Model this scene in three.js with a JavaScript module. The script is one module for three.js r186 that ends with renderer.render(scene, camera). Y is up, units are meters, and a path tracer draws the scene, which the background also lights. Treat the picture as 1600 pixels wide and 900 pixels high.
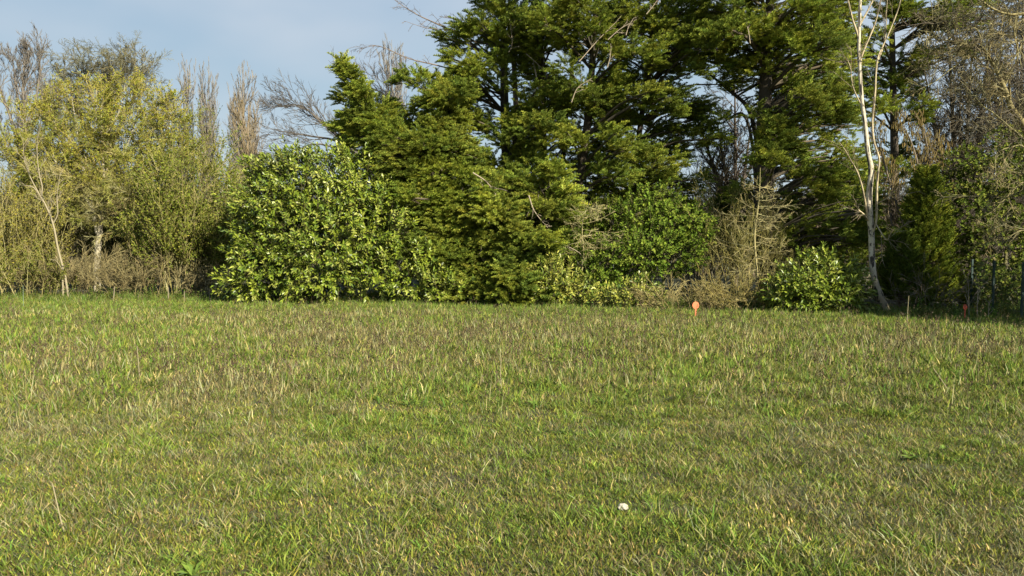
import * as THREE from 'three';
import { ImprovedNoise } from 'three/addons/math/ImprovedNoise.js';

// ------------------------------------------------------------------ camera, sky, sun, exposure
const FOCAL = 1200;                                   // pixels, for a picture 1600 x 900
const scene = new THREE.Scene();
const camera = new THREE.PerspectiveCamera(2 * Math.atan(450 / FOCAL) * 180 / Math.PI, 16 / 9, 0.1, 2000);
const PITCH = -Math.atan(69 / FOCAL);
camera.position.set(0, 1.6, 0);
camera.rotation.x = PITCH;

const renderer = new THREE.WebGLRenderer({ antialias: true });
renderer.setSize(1024, 576);
renderer.toneMapping = THREE.LinearToneMapping;
renderer.toneMappingExposure = 2.6;
renderer.shadowMap.enabled = true;

const noise3 = new ImprovedNoise();
function fbm(x, y, z, oct = 4) { let s = 0, a = 0.5, f = 1; for (let i = 0; i < oct; i++) { s += a * noise3.noise(x * f + 7.3 * i, y * f + 3.1 * i, z * f); a *= 0.5; f *= 2.03; } return s; }

{ // sky: pale spring blue, paler towards the horizon, thin veils of high cloud
  const W = 1024, H = 512, data = new Float32Array(W * H * 4);
  const stops = [[-1, .20, .21, .16], [-.03, .34, .38, .36], [0, .60, .68, .71], [.12, .455, .58, .665], [.3, .305, .445, .60], [.6, .19, .32, .56], [1, .13, .245, .48]];
  for (let j = 0; j < H; j++) for (let i = 0; i < W; i++) {
    const lat = (j + .5) / H * Math.PI - Math.PI / 2, lon = (i + .5) / W * Math.PI * 2;
    const y = Math.sin(lat), cx = Math.cos(lat) * Math.cos(lon), cz = Math.cos(lat) * Math.sin(lon);
    let k = 0; while (k < stops.length - 2 && y > stops[k + 1][0]) k++;
    const a = stops[k], b = stops[k + 1], t = Math.min(1, Math.max(0, (y - a[0]) / (b[0] - a[0])));
    const veil = y > 0 ? Math.max(0, .2 + 1.3 * fbm(cx * 2.6 + y * 2, y * 8, cz * 2.6, 5)) * Math.min(1, y * 12) : 0;
    const o = (j * W + i) * 4;
    for (let c = 0; c < 3; c++) { const v = a[c + 1] + (b[c + 1] - a[c + 1]) * t; data[o + c] = .43 * (v + (([.62, .66, .72])[c] - v) * veil * .8); }
    data[o + 3] = 1;
  }
  const tex = new THREE.DataTexture(data, W, H, THREE.RGBAFormat, THREE.FloatType);
  tex.mapping = THREE.EquirectangularReflectionMapping; tex.magFilter = THREE.LinearFilter; tex.minFilter = THREE.LinearFilter; tex.needsUpdate = true;
  scene.background = tex; scene.environment = tex;
}
const SUN_AZ = 42 * Math.PI / 180, SUN_EL = 32 * Math.PI / 180;      // behind the camera, to the right
const sun = new THREE.DirectionalLight(new THREE.Color(1, .925, .765), 4.9);
sun.position.set(Math.sin(SUN_AZ) * Math.cos(SUN_EL) * 60, Math.sin(SUN_EL) * 60, -18 + Math.cos(SUN_AZ) * Math.cos(SUN_EL) * 60);
sun.target.position.set(0, 0, -18); scene.add(sun, sun.target);
sun.castShadow = true; sun.shadow.mapSize.set(4096, 4096); sun.shadow.radius = 1;
Object.assign(sun.shadow.camera, { left: -45, right: 45, top: 45, bottom: -45, near: 1, far: 160 });

// ------------------------------------------------------------------ helpers
const V = (x, y, z) => new THREE.Vector3(x, y, z);
function rng(seed) { let a = seed >>> 0; const r = () => { a = (a + 0x6D2B79F5) >>> 0; let t = a; t = Math.imul(t ^ (t >>> 15), t | 1); t ^= t + Math.imul(t ^ (t >>> 7), t | 61); return ((t ^ (t >>> 14)) >>> 0) / 4294967296; }; r.s = () => r() * 2 - 1; r.in = (p, q) => p + (q - p) * r(); r.pick = a => a[Math.floor(r() * a.length)]; r.v = () => { let v; do v = V(r.s(), r.s(), r.s()); while (v.lengthSq() > 1 || v.lengthSq() < 1e-4); return v; }; return r; }
const cosP = Math.cos(PITCH), sinP = Math.sin(PITCH);
// a place in the field of view at a depth in metres along the view
function P(px, py, d) { const x = (px - 800) / FOCAL, y = -(py - 450) / FOCAL, Y = y * cosP + sinP, Z = y * sinP - cosP, k = d / -Z; return V(x * k, 1.6 + Y * k, -d); }
const M = (pixels, d) => pixels * d / FOCAL;
const smooth = (a, b, x) => { const t = Math.min(1, Math.max(0, (x - a) / (b - a))); return t * t * (3 - 2 * t); };
const mixc = (a, b, t) => [a[0] + (b[0] - a[0]) * t, a[1] + (b[1] - a[1]) * t, a[2] + (b[2] - a[2]) * t];
const vary = (r, c, k) => { const m = 1 + r.s() * k, h = r.s() * k * .35; return [c[0] * m * (1 + h), c[1] * m, c[2] * m * (1 - h)]; };

class Builder {                                         // collects triangles into one indexed geometry
  constructor() { this.p = new Float32Array(3e4); this.n = new Float32Array(3e4); this.c = new Float32Array(3e4); this.i = new Uint32Array(3e4); this.uv = null; this.nv = 0; this.ni = 0; }
  v(x, y, z, nx, ny, nz, c) {
    const k = this.nv * 3;
    if (k + 3 > this.p.length) for (const f of ['p', 'n', 'c']) { const a = new Float32Array(this.p.length * (f === 'c' ? 1 : 1) * 2); a.set(this[f]); this['_' + f] = a; }
    if (this._p) { this.p = this._p; this.n = this._n; this.c = this._c; this._p = this._n = this._c = null; }
    this.p[k] = x; this.p[k + 1] = y; this.p[k + 2] = z; this.n[k] = nx; this.n[k + 1] = ny; this.n[k + 2] = nz; this.c[k] = c[0]; this.c[k + 1] = c[1]; this.c[k + 2] = c[2];
    return this.nv++;
  }
  t(a, b, c) { if (this.ni + 3 > this.i.length) { const q = new Uint32Array(this.i.length * 2); q.set(this.i); this.i = q; } this.i[this.ni++] = a; this.i[this.ni++] = b; this.i[this.ni++] = c; }
  tube(pts, rad, sides, col, withUv) {
    const n = pts.length; let t = V(0, 0, 0).subVectors(pts[1], pts[0]).normalize();
    let u = Math.abs(t.y) < .9 ? V(0, 1, 0).cross(t).normalize() : V(1, 0, 0).cross(t).normalize(), w = V(0, 0, 0), first = this.nv, len = 0;
    if (withUv && !this.uv) this.uv = [];
    for (let k = 0; k < n; k++) {
      if (k > 0) t.subVectors(pts[Math.min(n - 1, k + 1)], pts[k - 1]).normalize();
      u.addScaledVector(t, -u.dot(t)).normalize(); w.crossVectors(t, u);
      if (k) len += pts[k].distanceTo(pts[k - 1]);
      const r = rad[k], c = typeof col === 'function' ? col(k / (n - 1), pts[k]) : col, S = withUv ? sides + 1 : sides;
      for (let s = 0; s < S; s++) {
        const a = s / sides * Math.PI * 2, cx = Math.cos(a), sx = Math.sin(a), nx = u.x * cx + w.x * sx, ny = u.y * cx + w.y * sx, nz = u.z * cx + w.z * sx;
        this.v(pts[k].x + nx * r, pts[k].y + ny * r, pts[k].z + nz * r, nx, ny, nz, c);
        if (withUv) this.uv.push(s / sides, len);
      }
      if (k) for (let s = 0; s < sides; s++) { const a = first + (k - 1) * S + s, b = first + (k - 1) * S + (withUv ? s + 1 : (s + 1) % sides), a2 = a + S, b2 = b + S; this.t(a, b, a2); this.t(b, b2, a2); }
    }
    const e = first + (n - 1) * (withUv ? sides + 1 : sides), tip = this.v(pts[n - 1].x, pts[n - 1].y, pts[n - 1].z, t.x, t.y, t.z, typeof col === 'function' ? col(1, pts[n - 1]) : col);
    if (withUv) this.uv.push(0, len);
    for (let s = 0; s < sides; s++) this.t(e + s, e + (s + 1) % sides, tip);
  }
  spike(a, e, r, c) {                                    // thin twig: three faces meeting at the tip
    const t = V(0, 0, 0).subVectors(e, a).normalize(), u = Math.abs(t.y) < .9 ? V(0, 1, 0).cross(t).normalize() : V(1, 0, 0).cross(t).normalize(), w = V(0, 0, 0).crossVectors(t, u), k = this.nv;
    for (let s = 0; s < 3; s++) { const q = s * 2.0944, nx = u.x * Math.cos(q) + w.x * Math.sin(q), ny = u.y * Math.cos(q) + w.y * Math.sin(q), nz = u.z * Math.cos(q) + w.z * Math.sin(q); this.v(a.x + nx * r, a.y + ny * r, a.z + nz * r, nx, ny, nz, c); this.v(e.x + nx * r * .35, e.y + ny * r * .35, e.z + nz * r * .35, nx, ny, nz, c); }
    for (let s = 0; s < 3; s++) { const i = k + 2 * s, j = k + 2 * ((s + 1) % 3); this.t(i, j, i + 1); this.t(j, j + 1, i + 1); }
  }
  leaf(b, d, up, L, W, fold, c, droop = 0) {            // folded lance-shaped leaf, four faces
    const s = V(0, 0, 0).crossVectors(d, up); if (s.lengthSq() < 1e-6) s.set(1, 0, 0); s.normalize();
    const n = V(0, 0, 0).crossVectors(s, d).normalize();
    const m = .48 * L, hx = n.x * fold * W, hy = n.y * fold * W, hz = n.z * fold * W;
    const mx = b.x + d.x * m, my = b.y + d.y * m, mz = b.z + d.z * m;
    const ln = V(n.x + s.x * fold * 1.4, n.y + s.y * fold * 1.4, n.z + s.z * fold * 1.4).normalize(), rn = V(n.x - s.x * fold * 1.4, n.y - s.y * fold * 1.4, n.z - s.z * fold * 1.4).normalize();
    const h = W / 2;
    const i0 = this.v(b.x, b.y, b.z, n.x, n.y, n.z, c), i1 = this.v(mx - s.x * h + hx, my - s.y * h + hy, mz - s.z * h + hz, ln.x, ln.y, ln.z, c), i2 = this.v(mx, my, mz, n.x, n.y, n.z, c),
      i3 = this.v(mx + s.x * h + hx, my + s.y * h + hy, mz + s.z * h + hz, rn.x, rn.y, rn.z, c), i4 = this.v(b.x + d.x * L, b.y + d.y * L - droop * L, b.z + d.z * L, n.x, n.y, n.z, c);
    this.t(i0, i2, i1); this.t(i0, i3, i2); this.t(i1, i2, i4); this.t(i2, i3, i4);
  }
  flake(b, d, up, L, W, c) {                             // small leaf or bud: two faces
    const s = V(0, 0, 0).crossVectors(d, up); if (s.lengthSq() < 1e-6) s.set(1, 0, 0); s.normalize();
    const n = V(0, 0, 0).crossVectors(s, d).normalize(), m = .5 * L, h = W / 2;
    const i0 = this.v(b.x, b.y, b.z, n.x, n.y, n.z, c), i1 = this.v(b.x + d.x * m - s.x * h, b.y + d.y * m - s.y * h, b.z + d.z * m - s.z * h, n.x, n.y, n.z, c),
      i2 = this.v(b.x + d.x * m + s.x * h, b.y + d.y * m + s.y * h, b.z + d.z * m + s.z * h, n.x, n.y, n.z, c), i3 = this.v(b.x + d.x * L, b.y + d.y * L, b.z + d.z * L, n.x, n.y, n.z, c);
    this.t(i0, i2, i1); this.t(i1, i2, i3);
  }
  geometry(base) {
    const g = new THREE.BufferGeometry();
    g.setAttribute('position', new THREE.BufferAttribute(this.p.slice(0, this.nv * 3), 3)); g.setAttribute('normal', new THREE.BufferAttribute(this.n.slice(0, this.nv * 3), 3)); g.setAttribute('color', new THREE.BufferAttribute(this.c.slice(0, this.nv * 3), 3));
    if (this.uv) g.setAttribute('uv', new THREE.BufferAttribute(new Float32Array(this.uv), 2));
    g.setIndex(new THREE.BufferAttribute(this.i.slice(0, this.ni), 1)); if (base) g.translate(-base.x, -base.y, -base.z);
    return g;
  }
}
let triangles = 0;
const taken = {};
const numbered = n => { const k = taken[n] = (taken[n] ?? -1) + 1; return k ? `${n}_${String(k).padStart(3, '0')}` : n; };
function thing(name, label, category, base, group) {
  const g = new THREE.Group(); g.name = numbered(name); g.position.copy(base); g.userData = { label, category }; if (group) g.userData.group = group; scene.add(g); return g;
}
function part(root, name, builder, material, kind) {
  const m = new THREE.Mesh(builder.geometry(root.position), material); m.name = name; m.castShadow = m.receiveShadow = true; if (kind) m.userData.kind = kind; root.add(m); triangles += builder.ni / 3; return m;
}
const BASE = new THREE.Color().setRGB(.72, .72, .72);                // all vertex colours below are scaled by this
const matte = (rough = .9, extra = {}) => new THREE.MeshStandardMaterial({ color: BASE, roughness: rough, vertexColors: true, side: THREE.DoubleSide, ...extra });
const sheet = (rough, through) => new THREE.MeshPhysicalMaterial({ color: BASE, roughness: rough, specularIntensity: .12, transmission: through, thickness: 0, vertexColors: true, side: THREE.DoubleSide });
const MAT = {  bark: matte(.92), twig: matte(.85), leaf: sheet(.8, .3), gloss: new THREE.MeshPhysicalMaterial({ color: BASE, roughness: .40, specularIntensity: .75, vertexColors: true, side: THREE.DoubleSide }), needle: sheet(.8, .3), grass: sheet(.75, .35), straw: sheet(.85, .3) };

// bent line through given points, with radii, resampled
function spline(points, radii, n) {
  const c = new THREE.CatmullRomCurve3(points, false, 'centripetal'), pts = [], rad = [];
  for (let k = 0; k <= n; k++) { const u = k / n; pts.push(c.getPoint(u)); const f = u * (radii.length - 1), i = Math.min(radii.length - 2, Math.floor(f)); rad.push(radii[i] + (radii[i + 1] - radii[i]) * (f - i)); }
  return { pts, rad };
}
// a branch that carries smaller ones; o: kids[], ratio[], angle, gnarl, rise, minr, color, tip(pts, level)
function grow(b, r, start, dir, len, rad, lvl, o) {
  const last = lvl >= o.kids.length, ns = lvl === 0 ? 6 : last ? 2 : 4, pts = [start.clone()], rr = [rad], d = dir.clone().normalize(), step = len / ns;
  for (let k = 1; k <= ns; k++) {
    d.x += r.s() * o.gnarl; d.y += r.s() * o.gnarl * .8 + o.rise * (last && o.tipRise !== undefined ? o.tipRise / o.rise : 1); d.z += r.s() * o.gnarl; d.normalize();
    pts.push(pts[k - 1].clone().addScaledVector(d, step)); rr.push(Math.max(o.minr, rad * (1 - .72 * k / ns)));
  }
  if (last) b.spike(pts[0], pts[ns], Math.max(o.minr, rad), typeof o.color === 'function' ? o.color(r, lvl) : o.color);
  else b.tube(pts, rr, rad > .05 ? 7 : rad > .018 ? 5 : 3, typeof o.color === 'function' ? o.color(r, lvl) : o.color);
  if (o.tip) o.tip(pts, lvl, last);
  if (!last) spawn(b, r, pts, rr, len, lvl, o);
}
function spawn(b, r, pts, rr, len, lvl, o, from = .22) {
  const n = Math.round(o.kids[lvl] * r.in(.75, 1.25)), ns = pts.length - 1;
  for (let k = 0; k < n; k++) {
    const t = from + (1 - from) * (k + r()) / n, f = Math.min(ns - .001, t * ns), i = Math.floor(f), at = pts[i].clone().lerp(pts[i + 1], f - i), ax = V(0, 0, 0).subVectors(pts[i + 1], pts[i]).normalize();
    const side = r.v().cross(ax).normalize(), an = o.angle * r.in(.6, 1.3), dir = ax.multiplyScalar(Math.cos(an)).addScaledVector(side, Math.sin(an));
    if (o.spread) { dir.x *= o.spread; dir.z *= o.spread; }
    grow(b, r, at, dir.normalize(), len * o.ratio[lvl] * r.in(.6, 1.2) * (1.1 - .45 * t), Math.max(o.minr, rr[i] * .55), lvl + 1, o);
  }
}
// a tree whose main limbs are given: limbs = [[ [px,py,dd]... ], [radius...]] ; twigs grow along them
function guided(root, d0, limbs, o, r, trunkName = 'trunk', crownName = 'crown', barkMat = MAT.bark, kindCrown) {
  const tb = new Builder(), cb = new Builder(), spots = [];
  for (const [poly, radii, density = 1, from = .3] of limbs) {
    const p = poly.map(q => P(q[0], q[1], d0 + (q[2] || 0))); let L = 0; for (let k = 1; k < p.length; k++) L += p[k].distanceTo(p[k - 1]);
    const { pts, rad } = spline(p, radii, Math.max(6, poly.length * 3));
    tb.tube(pts, rad, rad[0] > .04 ? 8 : 5, typeof o.limbColor === 'function' ? o.limbColor(r) : o.limbColor || o.color);
    spots.push(...pts.slice(Math.floor(pts.length * from)));
    if (density > 0) spawn(cb, r, pts, rad.map(x => x * .8), Math.min(L, o.maxLen || 3), 0, { ...o, kids: [o.kids[0] * density * L, ...o.kids.slice(1)] }, from);
  }
  part(root, trunkName, tb, barkMat); if (cb.nv) part(root, crownName, cb, MAT.twig, kindCrown);
  return spots;
}
// bundles of fine twigs set along the limbs of a tree
const twigSpray = [1, 2, 3].map(k => { const b = new Builder(), r = rng(500 + k); grow(b, r, V(0, 0, 0), V(1, .1, 0), 1, .010, 0, { kids: [9, 7], ratio: [.5, .5], angle: .75, gnarl: .17, rise: .02, minr: .0055, color: rr => vary(rr, [1, 1, 1], .25) }); return b.geometry(); });
const coarseSpray = [1, 2, 3].map(k => { const b = new Builder(), r = rng(510 + k); grow(b, r, V(0, 0, 0), V(1, .1, 0), 1, .014, 0, { kids: [6, 4], ratio: [.55, .5], angle: .85, gnarl: .24, rise: .02, minr: .009, color: rr => vary(rr, [1, 1, 1], .25) }); return b.geometry(); });
const leafSpray = [1, 2, 3].map(k => { const b = new Builder(), r = rng(520 + k), f = new Builder(); const tip = (pts, lvl) => { if (lvl > 0) for (const p of pts) for (let q = 0; q < 1; q++) { const d = r.v(); d.y += .2; b.flake(p, d.normalize(), r.v().normalize(), r.in(.035, .07), r.in(.014, .026), vary(r, [1, 1, 1], .25)); } }; grow(b, r, V(0, 0, 0), V(1, .05, 0), 1, .009, 0, { kids: [9, 6], ratio: [.45, .5], angle: .7, gnarl: .15, rise: -.02, minr: .006, color: [1.05, .92, 2.2], tip }); return b.geometry(); });
function sprayCloud(root, r, spots, n, size, cols, geometries, name, up = .2, jitter = .35, material = MAT.twig) {
  const m4 = new THREE.Matrix4(), c = new THREE.Color(), x = V(0, 0, 0), y = V(0, 0, 0), z = V(0, 0, 0);
  geometries.forEach(g => { const k = Math.round(n / geometries.length), im = new THREE.InstancedMesh(g, material, k); for (let j = 0; j < k; j++) { const p = r.pick(spots).clone().addScaledVector(r.v(), jitter), s = size * r.in(.55, 1.25); x.copy(r.v().normalize()); x.y = x.y * .7 + up; x.normalize(); y.copy(r.v().normalize()); z.crossVectors(x, y).normalize(); y.crossVectors(z, x); m4.makeBasis(x.clone().multiplyScalar(s), y.clone().multiplyScalar(s), z.clone().multiplyScalar(s)); m4.setPosition(p.sub(root.position)); im.setMatrixAt(j, m4); const t = vary(r, r.pick(cols), .2); im.setColorAt(j, c.setRGB(t[0], t[1], t[2])); } im.name = name; im.castShadow = im.receiveShadow = true; im.userData.kind = 'stuff'; root.add(im); });
}
const leafTips = (b, r, L, W, cols, per, from = 0) => (pts, lvl, last) => {
  if (lvl < from) return;
  for (let k = 0; k < pts.length - 1; k++) for (let q = 0; q < per; q++) { if (per < 1 && r() > per) continue; const at = pts[k].clone().lerp(pts[k + 1], r()), d = r.v(); d.y += .3; d.normalize(); b.flake(at, d, r.v().normalize(), L * r.in(.6, 1.3), W * r.in(.7, 1.2), vary(r, r.pick(cols), .22)); }
};

// ------------------------------------------------------------------ ground
const edgeDepth = x => 21.6 - 2.0 * smooth(-2, 4, x) - 2.6 * smooth(4, 11, x);           // where the mown field ends
const groundY = (x, z) => { const far = Math.hypot(x, z) > 60 ? 0 : 1; return far * (.05 * noise3.noise(x * .35, 1.7, z * .35) + .018 * noise3.noise(x * 1.4, 4.1, z * 1.4)); };
{
  const S = 512, canvas = new Uint8Array(S * S * 4), r = rng(5);
  for (let j = 0; j < S; j++) for (let i = 0; i < S; i++) {
    const wrap = (f, oz) => { let s = 0; const a = i / S * Math.PI * 2, b = j / S * Math.PI * 2; s = fbm(Math.cos(a) * f + 9, Math.sin(a) * f + Math.cos(b) * f, Math.sin(b) * f + oz, 4); return s; };
    const a = wrap(1.1, 2), b = wrap(9, 5) + r.s() * .5, t = Math.min(1, Math.max(0, .5 + a + b * .8));
    const c = mixc([.024, .021, .007], [.11, .096, .028], t), g = mixc(c, [.045, .06, .012], Math.max(0, Math.min(1, .4 + a * 2)));
    for (let k = 0; k < 3; k++) canvas[(j * S + i) * 4 + k] = 255 * Math.pow(g[k], 1 / 2.2); canvas[(j * S + i) * 4 + 3] = 255;
  }
  const t = new THREE.DataTexture(canvas, S, S); t.colorSpace = THREE.SRGBColorSpace; t.wrapS = t.wrapT = THREE.RepeatWrapping; t.magFilter = THREE.LinearFilter; t.needsUpdate = true;
  const rings = [], pos = [], uv = [], idx = [], N = 160, xs = [], zs = [];
  const axis = (n, near, far) => { const a = []; for (let k = -n; k <= n; k++) { const u = k / n; a.push(Math.sign(u) * (near * Math.abs(u) + (far - near) * Math.pow(Math.abs(u), 9))); } return a; };
  const ax = axis(80, 28, 900), az = axis(80, 28, 900);
  for (const z of az) for (const x of ax) { const zz = z - 8; pos.push(x, groundY(x, zz), zz); uv.push(x / 1.7, zz / 1.7); }
  const w = ax.length; for (let j = 0; j < w - 1; j++) for (let i = 0; i < w - 1; i++) { const a = j * w + i; idx.push(a, a + w, a + 1, a + 1, a + w, a + w + 1); }
  const g = new THREE.BufferGeometry(); g.setAttribute('position', new THREE.Float32BufferAttribute(pos, 3)); g.setAttribute('uv', new THREE.Float32BufferAttribute(uv, 2)); g.setIndex(idx); g.computeVertexNormals();
  const m = new THREE.Mesh(g, new THREE.MeshStandardMaterial({ map: t, color: BASE, roughness: .95 })); m.name = 'ground'; m.receiveShadow = true; m.userData = { kind: 'structure', label: 'meadow ground of soil and thatch under the grass', category: 'ground' }; scene.add(m);
}

// ------------------------------------------------------------------ grass of the field
{
  const r = rng(11);
  function tuft(n, radius, h0, h1, w, lean, cols, curl, seedHead = 0) {
    const b = new Builder();
    for (let k = 0; k < n; k++) {
      const a = r() * 6.283, q = radius * Math.sqrt(r()), x = Math.cos(a) * q, z = Math.sin(a) * q, h = r.in(h0, h1), ld = r() * 6.283, ln = lean * r.in(.15, 1), wd = w * r.in(.6, 1.5), c = vary(r, r.pick(cols), .5), f = r() * 6.283, sx = Math.cos(f) * wd / 2, sz = Math.sin(f) * wd / 2;
      const dx = Math.cos(ld), dz = Math.sin(ld), S = 3; let px = x, py = -.02, pz = z, an = ln * .35, ids = [];
      for (let s = 0; s <= S; s++) {
        const k2 = s === S ? .12 : 1 - .28 * s / S, tx = dx * Math.sin(an), ty = Math.cos(an), tz = dz * Math.sin(an), nx = -sz * ty, ny = sz * tx - sx * tz, nz = sx * ty, l = Math.hypot(nx, ny, nz) || 1;
        ids.push(b.v(px - sx * k2, py, pz - sz * k2, nx / l, ny / l, nz / l, c), b.v(px + sx * k2, py, pz + sz * k2, nx / l, ny / l, nz / l, c));
        an += ln * curl / S; px += dx * Math.sin(an) * h / S; py += Math.cos(an) * h / S; pz += dz * Math.sin(an) * h / S;
      }
      for (let s = 0; s < S; s++) { b.t(ids[2 * s], ids[2 * s + 1], ids[2 * s + 2]); b.t(ids[2 * s + 1], ids[2 * s + 3], ids[2 * s + 2]); }
      if (r() < seedHead) for (let q2 = 0; q2 < 5; q2++) b.flake(V(px, py - q2 * .012, pz), V(r.s() * .7, .7, r.s() * .7).normalize(), r.v().normalize(), .03, .012, vary(r, [.13, .095, .06], .3));
    }
    return b;
  }
  const G = [[.195, .272, .042], [.140, .215, .034], [.262, .325, .062], [.228, .262, .048]], ST = [[.43, .395, .20], [.34, .315, .15], [.54, .50, .28]], BR = [[.22, .185, .08], [.14, .115, .05], [.30, .26, .115]];
  const kinds = {
    green: [0, 1, 2, 3].map(() => tuft(38, .09, .028, .085, .0055, 1.7, [...G, ...G, ST[1]], 1.3)),
    tall: [0, 1, 2].map(() => tuft(30, .11, .09, .23, .0052, .9, [...G, ...G, ST[0]], 1.2)),
    straw: [0, 1, 2, 3].map(() => tuft(28, .10, .035, .11, .0043, 2.2, [...ST, ST[1], BR[2], BR[2], BR[0], G[3], G[0]], 1.2)),
    greenfar: [0, 1, 2, 3].map(() => tuft(19, .09, .04, .12, .0084, 1.5, [...G, ...G, ST[1]], 1.2)),
    strawfar: [0, 1, 2].map(() => tuft(15, .10, .045, .13, .0058, 1.8, [ST[0], ST[1], ST[1], BR[2], BR[2], BR[0], G[3]], 1.1)),
    stalk: [0, 1, 2].map(() => tuft(6, .10, .12, .28, .0036, .6, [...BR, ST[1], ST[0], ST[2]], .7, .45)),
    low: [0, 1, 2, 3].map(() => tuft(50, .11, .018, .06, .0062, 1.9, [...G, G[2], G[3], ST[1], ST[1], BR[1], BR[2], ST[0]], 1.0)),
    lowfar: [0, 1, 2].map(() => tuft(24, .12, .02, .065, .0105, 1.9, [...G, G[2], ST[1], ST[1], BR[1], BR[2]], 1.0)),
    undergrowth: [0, 1, 2].map(() => { const b = new Builder(); for (let st = 0; st < 5; st++) { const bx = r.s() * .1, bz = r.s() * .1, h = r.in(.12, .34), lx = r.s() * .1, lz = r.s() * .1; b.spike(V(bx, -.02, bz), V(bx + lx, h, bz + lz), .003, [.16, .17, .06]); for (let k = 0; k < 9; k++) { const t = .25 + .75 * k / 8, a = k * 2.2 + r(); b.leaf(V(bx + lx * t, h * t, bz + lz * t), V(Math.cos(a), r.in(.2, 1.3), Math.sin(a)).normalize(), V(0, 1, 0), r.in(.04, .075), r.in(.018, .032), .15, vary(r, r.pick([[.13, .20, .028], [.18, .24, .035], [.10, .155, .024]]), .2), .15); } } return b; }),
    weed: [0, 1].map(() => { const b = new Builder(); for (let k = 0; k < 11; k++) { const a = k * 2.4 + r() * .5; b.leaf(V(0, .005, 0), V(Math.cos(a), r.in(.25, .9), Math.sin(a)).normalize(), V(0, 1, 0), r.in(.05, .11), r.in(.014, .026), .15, vary(r, [.16, .24, .04], .2), .2); } return b; }),
  };
  const lists = {}; for (const k in kinds) lists[k] = kinds[k].map(() => []);
  const put = (kind, x, z, s, tint) => r.pick(lists[kind]).push([x, z, s, r() * 6.283, tint]);
  // greenness of the sward: fresher by the hedge and on the right, bleached across the middle
  const green = (x, z) => {
    const d = -z, n = 1.3 * fbm(x * .33, 5.5, z * .33, 3) + 1.2 * fbm(x * 1.3, 9.1, z * 1.3, 3);
    let g = .68; g -= .20 * smooth(6.5, 9, d) * (1 - smooth(15, 18.2, d)); g += .22 * smooth(2, 6, x - (d - 9) * .12) * smooth(6, 9, d); g += .65 * smooth(edgeDepth(x) - 4.2, edgeDepth(x) - 2.2, d);
    return g + n;
  };
  const fill = (z0, z1, density, wide) => {
    const area = (z1 - z0) * 2 * wide(.5 * (z0 + z1)), n = Math.round(area * density);
    for (let k = 0; k < n; k++) {
      const d = r.in(z0, z1), x = r.s() * wide(d), z = -d; if (d > edgeDepth(x) + 1.0 + .9 * noise3.noise(x * .8, 3.3, 1)) continue;
      const g = green(x, z), far = smooth(6, 11, d), hollow = fbm(x * 4.2, 6.6, z * 4.2, 2), tone = Math.max(.35, 1 + .6 * fbm(x * 2.6, 1.1, z * 2.6, 3) + r.s() * .42), bare = fbm(x * .9 + 30, 2.2, z * .9, 3);
      if ((bare < -.27 && r() < .8) || (hollow < -.12 && r() < .85) || r() < .3) { put(r() < far ? 'lowfar' : 'low', x, z, r.in(.7, 1.3), mixc([1, 1, 1], [1.1, .9, .8], r()).map(q => q * tone * 1.08)); continue; }
      const u = r(), edge = smooth(16.5, 18.5, d + .4 * r.s());
      if (u < Math.max(.12, Math.min(.93, g))) { if (r() < .022 * smooth(4, 9, d) + .006 + .20 * edge + .04 * smooth(3, 6, x) * smooth(5, 9, d)) put('tall', x, z, r.in(.5, 1.0), mixc([1, 1, 1], [.95, 1.12, .9], r()).map(q => q * tone)); else if (r() < .001) put('weed', x, z, r.in(.7, 1.4), [tone, tone, tone]); else put(r() < far ? 'greenfar' : 'green', x, z, r.in(.65, 1.15) * (1 + .3 * far) * (1 + 1.1 * hollow), mixc([1.12, 1.0, .9], [.88, 1.02, .85], r()).map(q => q * tone)); }
      else if (r() < .17 * smooth(6, 10, d) * (1 - .7 * edge)) put('stalk', x, z, r.in(.7, 1.2), [tone, tone, tone]);
      else put(r() < far ? 'strawfar' : 'straw', x, z, r.in(.65, 1.15) * (1 + .3 * far) * (1 + .8 * hollow), [tone, tone, tone]);
    }
  };
  fill(2.2, 6, 860, d => d * .72 + 1.2); fill(6, 10, 500, d => d * .72 + 1.2); fill(10, 16, 270, d => d * .70 + 1.5); fill(16, 23, 150, d => d * .70 + 1.5);
  for (let k = 0; k < 2600; k++) { const x = r.in(-16, 12.5), d = edgeDepth(x) + r.in(-.5, 1.3) + .5 * noise3.noise(x * .9, 7.7, 2); put(r() < .85 ? 'tall' : 'undergrowth', x, -d, r.in(.6, 1.35), [1, 1, 1].map(q => q * r.in(.75, 1.15))); }
  const info = { low: ['matted_grass', 'low matted mix of moss green and dead grass close to the soil', 'grass'], lowfar: ['matted_grass', 'low matted mix of moss green and dead grass close to the soil', 'grass'], undergrowth: ['hedge_undergrowth', 'low leafy weeds growing along the foot of the hedge', 'undergrowth'], greenfar: ['grass', 'short green meadow grass covering the field', 'grass'], strawfar: ['dry_grass', 'bleached straw coloured dead grass mixed through the field', 'dry grass'], green: ['grass', 'short green meadow grass covering the field', 'grass'], tall: ['tall_grass', 'taller fresh green grass standing in the field and along the hedge', 'grass'], straw: ['dry_grass', 'bleached straw coloured dead grass mixed through the field', 'dry grass'], stalk: ['seed_stalks', 'thin brown dead seed stalks standing in the meadow', 'dry stalks'], weed: ['weed_ground_cover', 'small broad leaved green weeds low in the grass', 'weeds'] };
  const m4 = new THREE.Matrix4(), q = new THREE.Quaternion(), up = V(0, 1, 0), col = new THREE.Color();
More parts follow.
